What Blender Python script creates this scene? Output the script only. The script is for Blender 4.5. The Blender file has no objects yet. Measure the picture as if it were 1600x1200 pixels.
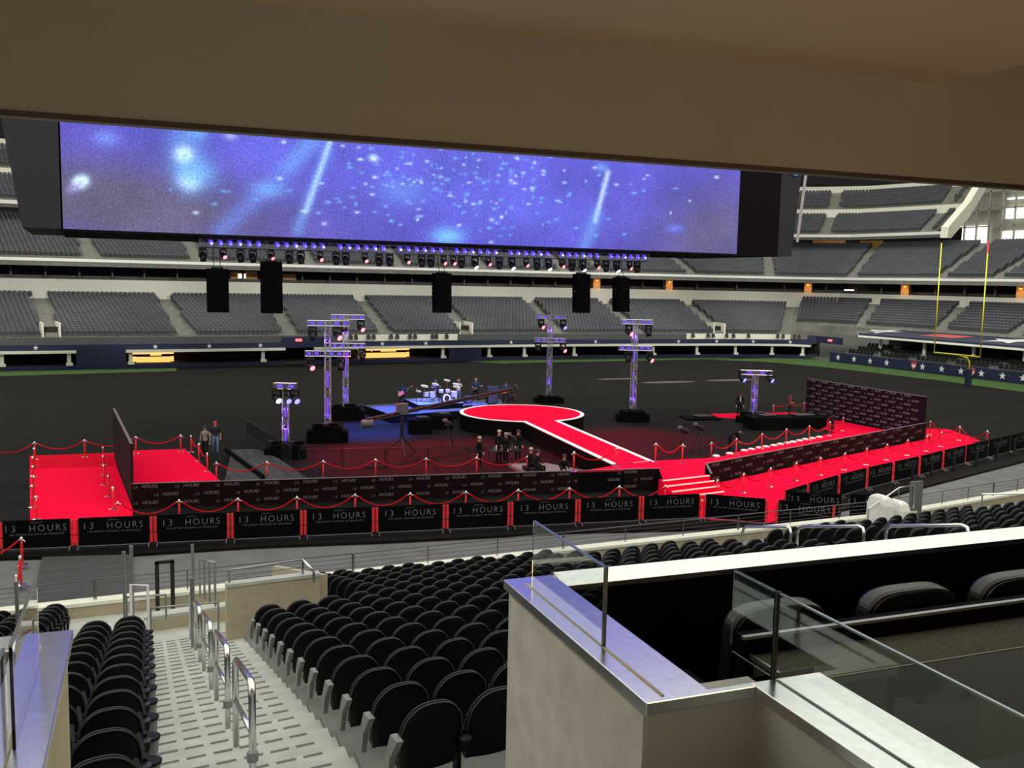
import bpy, bmesh, math, random
import numpy as np
from mathutils import Vector, Matrix
random.seed(7)
rng = np.random.RandomState(5)
SC = bpy.context.scene
COL = SC.collection

# ------------------------------------------------------------------ camera
FPX = 1480.0
YAW = math.radians(24.2); PITCH = math.atan(160/1480.0); ROLL = .0205; EYE = 9.6
_f0 = Vector((math.sin(YAW), math.cos(YAW), 0)); _r0 = Vector((math.cos(YAW), -math.sin(YAW), 0)); _z = Vector((0, 0, 1))
FW = _f0*math.cos(PITCH) - _z*math.sin(PITCH)
_u = _f0*math.sin(PITCH) + _z*math.cos(PITCH)
RT = _r0*math.cos(ROLL) + _u*math.sin(ROLL)
UP = _u*math.cos(ROLL) - _r0*math.sin(ROLL)
CAM = Vector((0, 0, EYE))
cd = bpy.data.cameras.new('camera'); cam = bpy.data.objects.new('camera', cd); COL.objects.link(cam)
M = Matrix((RT, UP, -FW)).transposed().to_4x4(); M.translation = CAM
cam.matrix_world = M
cd.sensor_fit = 'HORIZONTAL'; cd.sensor_width = 36; cd.lens = 36*FPX/1600; cd.clip_end = 600; cd.clip_start = .05
SC.camera = cam

# ------------------------------------------------------------------ exposure and world (dim daylight through the translucent roof)
SC.view_settings.view_transform = 'Standard'; SC.view_settings.look = 'None'
SC.view_settings.gamma = 1; SC.view_settings.exposure = 0.0
W = bpy.data.worlds.new('roof_daylight'); SC.world = W; W.use_nodes = True
nt = W.node_tree; bg = nt.nodes['Background']
tc = nt.nodes.new('ShaderNodeTexCoord'); sp = nt.nodes.new('ShaderNodeSeparateXYZ'); cr = nt.nodes.new('ShaderNodeValToRGB')
nt.links.new(tc.outputs['Generated'], sp.inputs[0]); nt.links.new(sp.outputs['Z'], cr.inputs[0]); nt.links.new(cr.outputs[0], bg.inputs[0])
cr.color_ramp.elements[0].position = 0.0; cr.color_ramp.elements[0].color = (.58, .58, .56, 1)
cr.color_ramp.elements[1].position = .37; cr.color_ramp.elements[1].color = (1.4, 1.38, 1.2, 1)
e = cr.color_ramp.elements.new(.27); e.color = (.46, .46, .46, 1)
bg.inputs[1].default_value = 1.0

def lamp(kind, name, loc, col, power, size=.5, target=None, spot=60, blend=.6):
    l = bpy.data.lights.new(name, kind); l.color = col; l.energy = power
    if kind == 'AREA': l.size = size
    elif kind in ('POINT', 'SPOT'): l.shadow_soft_size = size
    if kind == 'SPOT': l.spot_size = math.radians(spot); l.spot_blend = blend
    o = bpy.data.objects.new(name, l); COL.objects.link(o); o.location = loc
    if target is not None:
        o.rotation_euler = (Vector(target)-Vector(loc)).to_track_quat('-Z', 'Y').to_euler()
    return o
# warm area lamps added behind the viewer, aimed up at the ceiling
lamp('AREA', 'concourse_light', (-1.2, -1.6, 9.4), (1, .80, .60), 30, 1.4, (-.4, 2.6, 11.0))
lamp('AREA', 'concourse_light', (4.6, -1.0, 9.2), (1, .72, .36), 42, 1.2, (3.0, 2.4, 11.0))
# unseen fill spots added behind the video board to brighten the far tiers
for (x, y, tx, ty) in ((-22, 80, -26, 118), (-8, 80, -8, 119), (6, 80, 6, 120), (20, 80, 20, 121), (34, 80, 35, 122), (48, 80, 50, 122), (60, 80, 65, 122), (68, 80, 80, 119), (70, 76, 100, 108), (66, 70, 105, 92), (66, 62, 105, 74), (66, 50, 105, 58)):
    lamp('SPOT', 'stand_fill_light', (x, y, 14.5), (1, .985, .90), 14500, .8, (tx, ty, 9.5), 56, .8)
# unseen wash spots added high over the red carpets and stage
for (x, y, tx, ty, p, a) in ((26, 40, 26.5, 55, 30000, 28), (24, 30, 24.5, 41, 20000, 34), (36, 30, 38, 42, 26000, 40), (47, 34, 47, 46, 16000, 40),
                             (0, 34, 0.5, 47, 9000, 30), (30, 28, 30, 35, 9000, 36)):
    lamp('SPOT', 'carpet_wash_spot', (x, y, 32), (1, .90, .86), p*.55, .6, (tx, ty, 0), a, .7)

# ------------------------------------------------------------------ materials
MATS = {}
def mat(name, col, rough=.6, metal=0., var=.12, scale=6., emit=None, es=1., spec=.5, stretch=None, bump=0., alpha=None, trans=0.):
    if name in MATS: return MATS[name]
    m = bpy.data.materials.new(name); m.use_nodes = True; n = m.node_tree; b = n.nodes['Principled BSDF']
    b.inputs['Base Color'].default_value = (*col, 1); b.inputs['Roughness'].default_value = rough; b.inputs['Metallic'].default_value = metal
    b.inputs['Specular IOR Level'].default_value = spec
    if var > 0:
        t = n.nodes.new('ShaderNodeTexCoord'); no = n.nodes.new('ShaderNodeTexNoise'); no.inputs['Scale'].default_value = scale; no.inputs['Detail'].default_value = 4
        src = t.outputs['Object']
        if stretch:
            mp = n.nodes.new('ShaderNodeMapping'); mp.inputs['Scale'].default_value = stretch; n.links.new(src, mp.inputs[0]); src = mp.outputs[0]
        n.links.new(src, no.inputs['Vector'])
        r = n.nodes.new('ShaderNodeValToRGB'); n.links.new(no.outputs['Fac'], r.inputs[0])
        r.color_ramp.elements[0].position = .3; r.color_ramp.elements[1].position = .7
        r.color_ramp.elements[0].color = tuple(c*(1-var) for c in col)+(1,); r.color_ramp.elements[1].color = tuple(min(1, c*(1+var)) for c in col)+(1,)
        n.links.new(r.outputs[0], b.inputs['Base Color'])
        if bump:
            bu = n.nodes.new('ShaderNodeBump'); bu.inputs['Strength'].default_value = bump; n.links.new(no.outputs['Fac'], bu.inputs['Height']); n.links.new(bu.outputs[0], b.inputs['Normal'])
    if emit:
        b.inputs['Emission Color'].default_value = (*emit, 1); b.inputs['Emission Strength'].default_value = es
    if trans: b.inputs['Transmission Weight'].default_value = trans; b.inputs['IOR'].default_value = 1.45
    MATS[name] = m; return m
concrete = mat('stand_concrete', (.215, .215, .195), .8, var=.15, scale=1.5)
conc_near = mat('stair_concrete', (.44, .455, .42), .75, var=.12, scale=3)
white_wall = mat('painted_white_wall', (.80, .79, .68), .7, var=.05)
tan_wall = mat('tan_wall', (.42, .36, .26), .7, var=.08)
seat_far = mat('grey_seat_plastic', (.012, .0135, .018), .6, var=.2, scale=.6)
seat_far_lt = mat('grey_seat_lit_front', (.058, .064, .080), .55, var=.2, scale=.6)  # lit seat fronts against darker sides, the contrast put into the colour
seat_blk = mat('black_seat_plastic', (.0045, .005, .006), .5, var=.2, scale=4, spec=.16)
seat_rim = mat('seat_rim_plastic', (.035, .036, .038), .38, var=.1, spec=.5)
seat_grey = mat('grey_end_panel', (.21, .225, .22), .5, var=.08)
blk_metal = mat('black_metal', (.012, .012, .014), .5, .2, var=.1)
blk_fabric = mat('black_drape', (.0025, .0025, .003), .95, var=.2, spec=.08)
steel = mat('brushed_steel', (.76, .77, .78), .23, 1., var=.06, scale=18, stretch=(1, 1, .2))
steel_dull = mat('galvanized_steel', (.33, .34, .35), .45, .85, var=.12)
dark_steel = mat('dark_rail_steel', (.14, .14, .15), .5, .7, var=.1)
chrome = mat('chrome', (.85, .85, .85), .15, 1., var=0)
red_carpet = mat('red_carpet', (.86, .002, .040), .95, var=.10, scale=9, spec=.05, bump=.15)
red_dark = mat('deep_red_carpet', (.62, .001, .020), .95, var=.1, scale=9, spec=.05)
white_edge = mat('white_edge_vinyl', (.93, .93, .92), .6, var=.02)
red_rope = mat('red_velvet', (.55, .004, .012), .8, var=.1, spec=.1)
red_sleeve = mat('red_sleeve', (.80, .02, .03), .7, var=.05)
navy = mat('navy_paint', (.008, .014, .055), .55, var=.1)
turf = mat('green_turf', (.062, .115, .036), .9, var=.25, scale=1.2, spec=.1)
field_blk = mat('black_field_cover', (.0068, .0060, .0057), .8, var=.5, scale=.16, stretch=(.35, 2.6, 1), spec=.09)
floor_grey = mat('apron_concrete', (.13, .13, .13), .8, var=.15, scale=1.)
floor_ply = mat('dark_plywood', (.045, .045, .045), .8, var=.3, scale=2., stretch=(.3, 3, 1))
deck_grey = mat('stage_deck_ply', (.055, .055, .056), .8, spec=.1, var=.35, scale=1.2, stretch=(4, .4, 1))
yellow = mat('yellow_paint', (.72, .62, .03), .5, var=.05)
white_p = mat('white_plastic', (.75, .75, .73), .5, var=.04)
star_w = mat('white_star_vinyl', (.75, .76, .8), .5, var=.02)
letter = mat('grey_lettering', (.20, .20, .21), .6, var=.05)
letter_dim = mat('dim_lettering', (.17, .13, .14), .6, var=.05)
banner = mat('dark_maroon_banner', (.0085, .002, .0035), .8, var=.15, spec=.12)
banner_bk = mat('dark_plum_banner', (.014, .008, .014), .8, var=.12, spec=.12)
suite_wall = mat('beige_suite_wall', (.47, .46, .43), .7, var=.03, scale=2)
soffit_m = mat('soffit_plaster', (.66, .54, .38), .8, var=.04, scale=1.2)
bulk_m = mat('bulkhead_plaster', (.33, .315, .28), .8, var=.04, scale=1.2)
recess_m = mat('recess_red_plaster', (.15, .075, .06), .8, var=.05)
leather = mat('black_leather', (.010, .010, .012), .36, var=.2, scale=12, spec=.45, bump=.05)
carpet_g = mat('grey_suite_carpet', (.075, .072, .055), .95, var=.2, scale=30, spec=.05)
counter_b = mat('dark_granite', (.016, .013, .008), .55, var=.3, scale=30, spec=.12)
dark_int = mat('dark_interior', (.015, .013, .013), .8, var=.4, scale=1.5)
truss_m = mat('truss_aluminium', (.60, .60, .64), .35, .9, var=.05)
skin = mat('skin', (.52, .28, .20), .6, var=.05)
hair_d = mat('dark_hair', (.02, .014, .01), .7, var=.2)
hair_b = mat('blond_hair', (.45, .33, .2), .7, var=.2)
jeans = mat('blue_jeans', (.10, .17, .33), .8, var=.15)
cloth_b = mat('black_clothes', (.010, .010, .012), .85, var=.1, spec=.1)
cloth_g = mat('grey_shirt', (.22, .21, .21), .85, var=.1)
cloth_w = mat('white_shirt', (.6, .6, .62), .8, var=.05)
cloth_r = mat('dark_red_dress', (.25, .02, .03), .8, var=.1)
glass_m = mat('clear_glass', (.88, .95, .93), .0, trans=1., var=0)
lens_red = mat('red_lamp_lens', (.4, .01, .02), .3, emit=(1, .10, .12), es=7, var=0)
lens_wht = mat('white_lamp_lens', (.5, .6, .7), .3, emit=(.62, .80, 1), es=7, var=0)
lens_blu = mat('blue_lamp_lens', (.05, .05, .5), .3, emit=(.10, .10, 1), es=6, var=0)
led_blue = mat('blue_led_cell', (.02, .02, .2), .4, emit=(.09, .05, 1), es=1.5, var=0)
led_viol = mat('violet_led_cell', (.04, .02, .2), .4, emit=(.16, .05, .85), es=1.1, var=0)
amber = mat('amber_backlit_wall', (.6, .4, .1), .6, emit=(1, .58, .16), es=1.15, var=0)
orange_w = mat('lamplit_orange_wall', (.55, .30, .10), .6, var=.1)  # warm lamp light put into the wall colour
bright_win = mat('daylit_window', (.8, .8, .75), .4, emit=(1, 1, .93), es=1.6, var=0)
exit_red = mat('red_exit_sign', (.5, .02, .02), .5, emit=(1, .12, .12), es=2.5, var=0)

# ------------------------------------------------------------------ mesh helpers
class MB:
    def __init__(s): s.v = []; s.f = []; s.m = []; s.ms = []
    def mi(s, m):
        if m is None: return 0
        if m not in s.ms: s.ms.append(m)
        return s.ms.index(m)
    def add(s, vs, fs, m=None):
        b = len(s.v); s.v += [tuple(v) for v in vs]; k = s.mi(m)
        for f in fs: s.f.append(tuple(b+i for i in f)); s.m.append(k)
        return s
    def box(s, c, d, m=None, ax=None, ay=None, az=None):
        c = Vector(c); ax = (Vector(ax) if ax else Vector((1, 0, 0)))*d[0]/2; ay = (Vector(ay) if ay else Vector((0, 1, 0)))*d[1]/2; az = (Vector(az) if az else Vector((0, 0, 1)))*d[2]/2
        vs = [c+i*ax+j*ay+k*az for k in (-1, 1) for (i, j) in ((-1, -1), (1, -1), (1, 1), (-1, 1))]
        return s.add(vs, [(3, 2, 1, 0), (4, 5, 6, 7), (0, 1, 5, 4), (1, 2, 6, 5), (2, 3, 7, 6), (3, 0, 4, 7)], m)
    def bb(s, x0, x1, y0, y1, z0, z1, m=None): return s.box(((x0+x1)/2, (y0+y1)/2, (z0+z1)/2), (abs(x1-x0), abs(y1-y0), abs(z1-z0)), m)
    def wall(s, p, q, z0, z1, th, m=None):   # vertical slab between two plan points
        p = Vector((p[0], p[1], 0)); q = Vector((q[0], q[1], 0)); d = (q-p); L = d.length; d.normalize(); n = Vector((-d.y, d.x, 0))
        c = (p+q)/2; c.z = (z0+z1)/2
        return s.box(c, (L, th, z1-z0), m, d, n)
    def tube(s, pts, r, m=None, n=6, caps=True):
        pts = [Vector(p) for p in pts]; rings = []; N = len(pts)
        for i, p in enumerate(pts):
            d = (pts[min(i+1, N-1)]-pts[max(i-1, 0)]).normalized()
            a = d.orthogonal().normalized() if i == 0 else (rings_a - d*rings_a.dot(d)).normalized()
            rings_a = a; b = d.cross(a); rr = r[i] if isinstance(r, (list, tuple)) else r
            rings.append([p+(a*math.cos(2*math.pi*k/n)+b*math.sin(2*math.pi*k/n))*rr for k in range(n)])
        vs = [v for ri in rings for v in ri]; fs = []
        for i in range(N-1):
            for k in range(n): fs.append((i*n+k, i*n+(k+1) % n, (i+1)*n+(k+1) % n, (i+1)*n+k))
        if caps: fs += [tuple(range(n-1, -1, -1)), tuple((N-1)*n+k for k in range(n))]
        return s.add(vs, fs, m)
    def lathe(s, prof, c=(0, 0, 0), m=None, n=10, ax=None):
        c = Vector(c); az = Vector(ax).normalized() if ax else Vector((0, 0, 1)); a = az.orthogonal().normalized() if ax else Vector((1, 0, 0)); b = az.cross(a)
        vs = [c+az*z+(a*math.cos(2*math.pi*k/n)+b*math.sin(2*math.pi*k/n))*r for (r, z) in prof for k in range(n)]
        fs = [(i*n+k, i*n+(k+1) % n, (i+1)*n+(k+1) % n, (i+1)*n+k) for i in range(len(prof)-1) for k in range(n)]
        fs += [tuple(range(n-1, -1, -1)), tuple((len(prof)-1)*n+k for k in range(n))]
        return s.add(vs, fs, m)
    def prism(s, poly, z0, z1, m=None):
        n = len(poly)
        A = sum(poly[i][0]*poly[(i+1) % n][1]-poly[(i+1) % n][0]*poly[i][1] for i in range(n))
        if A < 0: poly = poly[::-1]
        vs = [(p[0], p[1], z0) for p in poly]+[(p[0], p[1], z1) for p in poly]
        return s.add(vs, [tuple(range(n-1, -1, -1)), tuple(range(n, 2*n))]+[(i, (i+1) % n, n+(i+1) % n, n+i) for i in range(n)], m)
    def ext(s, poly, o, ax, ay, th, m=None):   # 2D outline in plane (ax,ay) at o, extruded along the normal by th
        o = Vector(o); ax = Vector(ax); ay = Vector(ay); nn = ax.cross(ay)*th; n = len(poly)
        vs = [o+ax*p[0]+ay*p[1] for p in poly]+[o+ax*p[0]+ay*p[1]+nn for p in poly]
        return s.add(vs, [tuple(range(n-1, -1, -1)), tuple(range(n, 2*n))]+[(i, (i+1) % n, n+(i+1) % n, n+i) for i in range(n)], m)
    def build(s, name, m=None, parent=None, smooth=False, bevel=0, keep=False):
        me = bpy.data.meshes.new(name)
        org = Vector((0, 0, 0))
        if parent is not None: org = parent['_w'] if '_w' in parent else Vector((0, 0, 0)); org = Vector(org)
        elif not keep and s.v:
            a = np.array(s.v); org = Vector(((a[:, 0].min()+a[:, 0].max())/2, (a[:, 1].min()+a[:, 1].max())/2, a[:, 2].min()))
        me.from_pydata([(v[0]-org[0], v[1]-org[1], v[2]-org[2]) for v in s.v], [], s.f)
        if s.ms:
            for mm in s.ms: me.materials.append(mm)
            me.polygons.foreach_set('material_index', s.m)
        else: me.materials.append(m)
        if smooth: me.polygons.foreach_set('use_smooth', [True]*len(s.f))
        me.update()
        o = bpy.data.objects.new(name, me); COL.objects.link(o)
        if parent is not None: o.parent = parent; o['_w'] = tuple(org)
        else: o.location = org; o['_w'] = tuple(org)
        if bevel:
            bv = o.modifiers.new('bevel', 'BEVEL'); bv.width = bevel; bv.segments = 2; bv.limit_method = 'ANGLE'
        return o
def tag(o, label=None, cat=None, group=None, kind=None):
    if label: o['label'] = label
    if cat: o['category'] = cat
    if group: o['group'] = group
    if kind: o['kind'] = kind
    return o
def thing(name, loc, label, cat, group=None):
    o = bpy.data.objects.new(name, None); COL.objects.link(o); o.location = loc; o['_w'] = tuple(loc); o.empty_display_size = .2
    return tag(o, label, cat, group)
def struct(mb, name, m=None, **k): return tag(mb.build(name, m, **k), kind='structure')
def copy_tree(o, loc, rz=0, label=None, group=None, scale=1):
    r = o.copy(); COL.objects.link(r); r.location = loc; r.rotation_euler = (0, 0, rz); r.scale = (scale,)*3
    if label: r['label'] = label
    if group: r['group'] = group
    for ch in o.children:
        c = ch.copy(); COL.objects.link(c); c.parent = r
        for g in ch.children:
            d = g.copy(); COL.objects.link(d); d.parent = c
    return r
ORD = ['zeroth', 'first', 'second', 'third', 'fourth', 'fifth', 'sixth', 'seventh', 'eighth', 'ninth', 'tenth', 'eleventh', 'twelfth', 'thirteenth', 'fourteenth', 'fifteenth', 'sixteenth',
       'seventeenth', 'eighteenth', 'nineteenth', 'twentieth', 'twenty-first', 'twenty-second', 'twenty-third', 'twenty-fourth', 'twenty-fifth', 'twenty-sixth', 'twenty-seventh', 'twenty-eighth', 'twenty-ninth', 'thirtieth']
def ordn(i):
    if i <= 30: return ORD[i]
    t = {3: 'thirty', 4: 'forty', 5: 'fifty', 6: 'sixty'}[i//10]
    return (t+'-'+ORD[i % 10]) if i % 10 else {30: 'thirtieth', 40: 'fortieth', 50: 'fiftieth', 60: 'sixtieth'}[i]
def from_left(n, k): return ('leftmost' if k == 0 else 'rightmost' if k == n-1 else ORD[k+1]+' from left')

# text outlines as mesh
_tc = {}
def text_mesh(txt, spacing=1.0, shear=0., weight=.0):
    key = (txt, spacing, shear, weight)
    if key in _tc: return _tc[key]
    c = bpy.data.curves.new('txt', 'FONT'); c.body = txt; c.size = 1; c.align_x = 'CENTER'; c.align_y = 'CENTER'; c.space_character = spacing; c.shear = shear; c.extrude = .0; c.offset = weight
    c.resolution_u = 3
    o = bpy.data.objects.new('txt', c); COL.objects.link(o)
    dg = bpy.context.evaluated_depsgraph_get(); me = bpy.data.meshes.new_from_object(o.evaluated_get(dg))
    vs = [tuple(v.co) for v in me.vertices]; fs = [tuple(p.vertices) for p in me.polygons]
    bpy.data.objects.remove(o); bpy.data.curves.remove(c); bpy.data.meshes.remove(me)
    _tc[key] = (vs, fs); return _tc[key]
def put_text(mb, txt, o, ax, ay, size, m, spacing=1., shear=0., weight=0., wide=1.):
    vs, fs = text_mesh(txt, spacing, shear, weight); o = Vector(o); ax = Vector(ax); ay = Vector(ay)
    mb.add([o+ax*(v[0]*size*wide)+ay*(v[1]*size) for v in vs], fs, m)
def star_poly(r, k=.42): return [((r if i % 2 == 0 else r*k)*math.sin(math.pi*i/5), (r if i % 2 == 0 else r*k)*math.cos(math.pi*i/5)) for i in range(10)]

# where a line of sight meets a level, used to place things on the floor they stand on
def px_ray(x, y): return FW + RT*((x-800)/FPX) - UP*((y-600)/FPX)
def atz(x, y, z=0.):
    d = px_ray(x, y); return CAM + d*((z-EYE)/d.z)
def atY(x, y, Y):
    d = px_ray(x, y); return CAM + d*(Y/d.y)

# ================================================================== STADIUM BOWL
# line of the far field wall (x, y, outward direction in degrees from +Y)
ST = [(-45, 102.3, -9), (-8, 103.1, -7), (9.6, 103.6, -5), (21, 104.4, .5), (32, 105.2, 3), (45, 105.7, 8.5), (55, 105.7, 9.5), (66, 105.3, 10.5), (77, 104.4, 13), (82, 103.5, 26), (87, 102, 45),
      (89.4, 99.5, 52), (89.3, 93, 59), (89.1, 80, 72), (88.7, 67, 82), (88.4, 30, 90)]
SA = [0.]
for a, b in zip(ST[:-1], ST[1:]): SA.append(SA[-1]+math.hypot(b[0]-a[0], b[1]-a[1]))
SN = np.array(ST)
def pth(t, o=0.):
    x = np.interp(t, SA, SN[:, 0]); y = np.interp(t, SA, SN[:, 1]); a = math.radians(np.interp(t, SA, SN[:, 2]))
    return (x+math.sin(a)*o, y+math.cos(a)*o, a)
def t_at(px, py, o=0.):      # path position seen along a given line of sight
    d = px_ray(px, py); az = math.atan2(d.x, d.y); ts = np.linspace(0, SA[-1], 3000); best = min(ts, key=lambda t: abs(math.atan2(*pth(t, o)[:2])-az)); return best
T_COR = SA[10]; T_END = SA[12]; TMAX = SA[-1]
def stations(t0, t1, step=1.6):
    n = max(2, int((t1-t0)/step)+1); ts = list(np.linspace(t0, t1, n)); ts += [s for s in SA if t0 < s < t1]; return sorted(ts)
def sweep(mb, prof, t0, t1, m=None, step=1.6):
    ts = stations(t0, t1, step); n = len(prof); vs = []
    for t in ts:
        for (o, z) in prof:
            x, y, a = pth(t, o); vs.append((x, y, z))
    fs = [(i*n+k, (i+1)*n+k, (i+1)*n+k+1, i*n+k+1) for i in range(len(ts)-1) for k in range(n-1)]
    mb.add(vs, fs, m)
def swbox(mb, o0, o1, z0, z1, t0, t1, m=None, step=1.6):
    sweep(mb, [(o0, z0), (o0, z1), (o1, z1), (o1, z0), (o0, z0)], t0, t1, m, step)
    for t in (t0, t1):
        a = pth(t, o0); b = pth(t, o1); mb.add([(a[0], a[1], z0), (b[0], b[1], z0), (b[0], b[1], z1), (a[0], a[1], z1)], [(0, 1, 2, 3)], m)

# aisles: (t) positions taken where each one meets its front row
low_aisles = [t_at(x, y, 1.5) for x, y in ((82, 530), (293, 535), (457, 522), (605, 517), (732, 510), (875, 529), (1002, 520), (1128, 517), (1227, 520))] + [t_at(1345, 508, 9), t_at(1467, 515, 9), t_at(1585, 520, 9)]
up_aisles = [t_at(x, y, 12.5) for x, y in ((142, 405), (310, 407), (485, 415), (625, 417), (755, 420), (881, 422), (940, 424), (1080, 429), (1204, 430), (1332, 431), (1472, 432), (1560, 434))]
top_aisles = [t_at(x, y, 25) for x, y in ((1290, 364), (1447, 361))]

TREAD = .833
tiers = {   # name: (o_start, z_start, rise, rows, t0, t1, aisles)
    'lower': (2.6, 3.05, .21, 18, 0, T_COR, low_aisles),
    'lower_end': (9.6, 4.55, .32, 10, T_COR, TMAX, low_aisles),
    'upper': (12.6, 11.15, .245, 21, 0, TMAX, up_aisles),
    'top': (24.6, 18.0, .285, 12, 0, T_END+4, top_aisles),
    'roof': (35.6, 22.8, .40, 8, 0, T_END+4, top_aisles)}
def seat_faces(x, y, z, a, V, F):
    # a tip-up seat seen from the field: leaning back shell and folded pan
    cx, sx = math.cos(a), math.sin(a)   # right = (cos a, -sin a), outward = (sin a, cos a)
    def P(u, v, w): return (x+u*cx+v*sx, y-u*sx+v*cx, z+w)
    b = len(V)
    V += [P(-.21, .10, .40), P(.21, .10, .40), P(.22, .17, .74), P(.15, .19, .86), P(-.15, .19, .86), P(-.22, .17, .74),
          P(.15, .24, .86), P(-.15, .24, .86), P(.22, .22, .70), P(-.22, .22, .70), P(.21, .16, .40), P(-.21, .16, .40)]
    F += [(b, b+1, b+2, b+5), (b+5, b+2, b+3, b+4), (b+4, b+3, b+6, b+7), (b+3, b+2, b+8, b+6), (b+5, b+4, b+7, b+9), (b+7, b+6, b+8, b+9), (b+9, b+8, b+10, b+11), (b+2, b+1, b+10, b+8), (b, b+5, b+9, b+11)]
    b = len(V)
    V += [P(-.20, -.06, .28), P(.20, -.06, .28), P(.20, .03, .66), P(-.20, .03, .66), P(-.20, .09, .66), P(.20, .09, .66), P(.20, .05, .28), P(-.20, .05, .28)]
    F += [(b, b+1, b+2, b+3), (b+3, b+2, b+5, b+4), (b+1, b+6, b+5, b+2), (b, b+3, b+4, b+7), (b, b+7, b+6, b+1)]
SV, SF, SM = [], [], []
for nm, (o0, z0, rise, rows, t0, t1, ais) in tiers.items():
    mb = MB(); prof = [(o0-.32, z0-.3), (o0-.32, z0)]
    for r in range(rows): prof += [(o0+r*TREAD+.35, z0+r*rise), (o0+r*TREAD+.35, z0+(r+1)*rise)] if r < rows-1 else [(o0+r*TREAD+.6, z0+r*rise)]
    sweep(mb, prof, t0, t1, concrete, 2.4)
    # aisle steps: pale treads raised a little over the terraces
    for ta in ais:
        if t0+.5 < ta < t1-.5:
            for r in range(0 if nm.startswith('lower') else 1, rows*2-2):
                o = o0-.5+r*TREAD/2; z = z0+r*rise/2; x, y, a = pth(ta, o+.2)
                mb.box((x, y, z-.10), (1.25, TREAD/2+.02, .26), concrete, (math.cos(a), -math.sin(a), 0), (math.sin(a), math.cos(a), 0))
    tag(mb.build('floor', concrete, keep=True), kind='structure')
    if nm == 'lower_end': continue
for nm, (o0, z0, rise, rows, t0, t1, ais) in tiers.items():
    for r in range(rows):
        o = o0+r*TREAD; z = z0+r*rise
        t = t0+.3
        while t < t1-.3:
            x, y, a = pth(t, o); x2, y2, _ = pth(t+.5, o); g = math.hypot(x2-x, y2-y)
            dt = .5*.5/max(g, .05)
            # keep the aisles clear (width measured at this row)
            blocked = False
            for ta in ais:
                if abs(ta-t) < 6:
                    xa, ya, _ = pth(ta, o)
                    if math.hypot(xa-x, ya-y) < .92: blocked = True; break
            inview = True
            if not blocked and inview:
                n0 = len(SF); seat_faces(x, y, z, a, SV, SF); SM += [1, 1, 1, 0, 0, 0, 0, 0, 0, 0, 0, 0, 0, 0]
            t += dt
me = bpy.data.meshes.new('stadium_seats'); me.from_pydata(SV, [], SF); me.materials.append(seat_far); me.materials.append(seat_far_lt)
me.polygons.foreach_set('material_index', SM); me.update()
so = bpy.data.objects.new('stadium_seats', me); COL.objects.link(so)
tag(so, 'thousands of grey tip-up seats in tiers on the far and end stands', 'seats', kind='stuff')

# field wall, club level, ledges, bands
TA, TB = t_at(445, 550), t_at(490, 550)       # player tunnel on the far side
TC1, TC2 = t_at(1266, 550), t_at(1297, 552)   # corner tunnel
mb = MB(); 
for a, b in ((0, TA), (TB, TC1)): swbox(mb, 0, .25, 0, .45, a, b, navy)
struct(mb, 'wall_far', navy, keep=True)
mb = MB(); swbox(mb, .25, 7, .1, .35, 0, TC1, floor_ply, 4); struct(mb, 'floor', floor_ply, keep=True)
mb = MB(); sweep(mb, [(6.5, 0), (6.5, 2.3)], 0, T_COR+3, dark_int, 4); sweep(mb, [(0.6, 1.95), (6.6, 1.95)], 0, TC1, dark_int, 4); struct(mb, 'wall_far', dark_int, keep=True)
mb = MB()
for a, b in ((0, t_at(118, 545)), (t_at(196, 545), TA), (TB, TC1)): swbox(mb, -.35, .6, 1.65, 1.92, a, b, white_wall)
struct(mb, 'trim_1', white_wall, keep=True)
mb = MB(); swbox(mb, -.05, .5, 1.92, 2.5, 0, TA, navy); swbox(mb, -.05, .5, 1.92, 2.5, TB+2, TC1, navy)
swbox(mb, -.1, .6, 1.9, 3.1, TA-.2, TB+2, navy)
swbox(mb, -.02, .2, .4, 1.95, t_at(118, 545), t_at(196, 545), navy)
swbox(mb, -.02, .2, .4, 2.45, t_at(701, 545), t_at(752, 545), navy)
swbox(mb, -.05, .6, 2.3, 3.2, TC1-.5, TC2+2, navy); 
struct(mb, 'wall_far', navy, keep=True)
# pale parapet behind the band with the accessible platform
mb = MB(); grey_par = mat('grey_front_parapet', (.07, .072, .08), .6)
for (p0_, p1_, m0_) in ((0, t_at(540, 530), grey_par), (t_at(540, 530), t_at(720, 530), white_wall), (t_at(720, 530), t_at(1080, 530), grey_par), (t_at(1080, 530), T_COR, white_wall)): swbox(mb, 1.6, 2.0, 2.3, 3.12, p0_, p1_, m0_)
swbox(mb, .4, 1.7, 2.2, 2.35, 0, T_COR, concrete); struct(mb, 'wall_far', white_wall, keep=True)
# white wall over the lower tier and the suite level with its dark opening
mb = MB(); swbox(mb, 17.4, 17.9, 6.0, 8.85, 0, TMAX, white_wall); struct(mb, 'wall_far', white_wall, keep=True)
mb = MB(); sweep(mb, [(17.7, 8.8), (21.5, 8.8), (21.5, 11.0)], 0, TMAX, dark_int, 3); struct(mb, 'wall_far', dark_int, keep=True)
mb = MB(); swbox(mb, 12.0, 12.25, 10.8, 11.12, 0, TMAX, white_p); sweep(mb, [(12.05, 10.82), (12.3, 10.3), (21.5, 10.5)], 0, TMAX, concrete, 3); struct(mb, 'trim_2', white_p, keep=True)
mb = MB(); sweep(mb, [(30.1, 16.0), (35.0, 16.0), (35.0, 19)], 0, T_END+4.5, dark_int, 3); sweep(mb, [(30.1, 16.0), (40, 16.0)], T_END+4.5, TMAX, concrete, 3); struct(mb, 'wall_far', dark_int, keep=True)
TT = T_END+4.5
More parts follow.
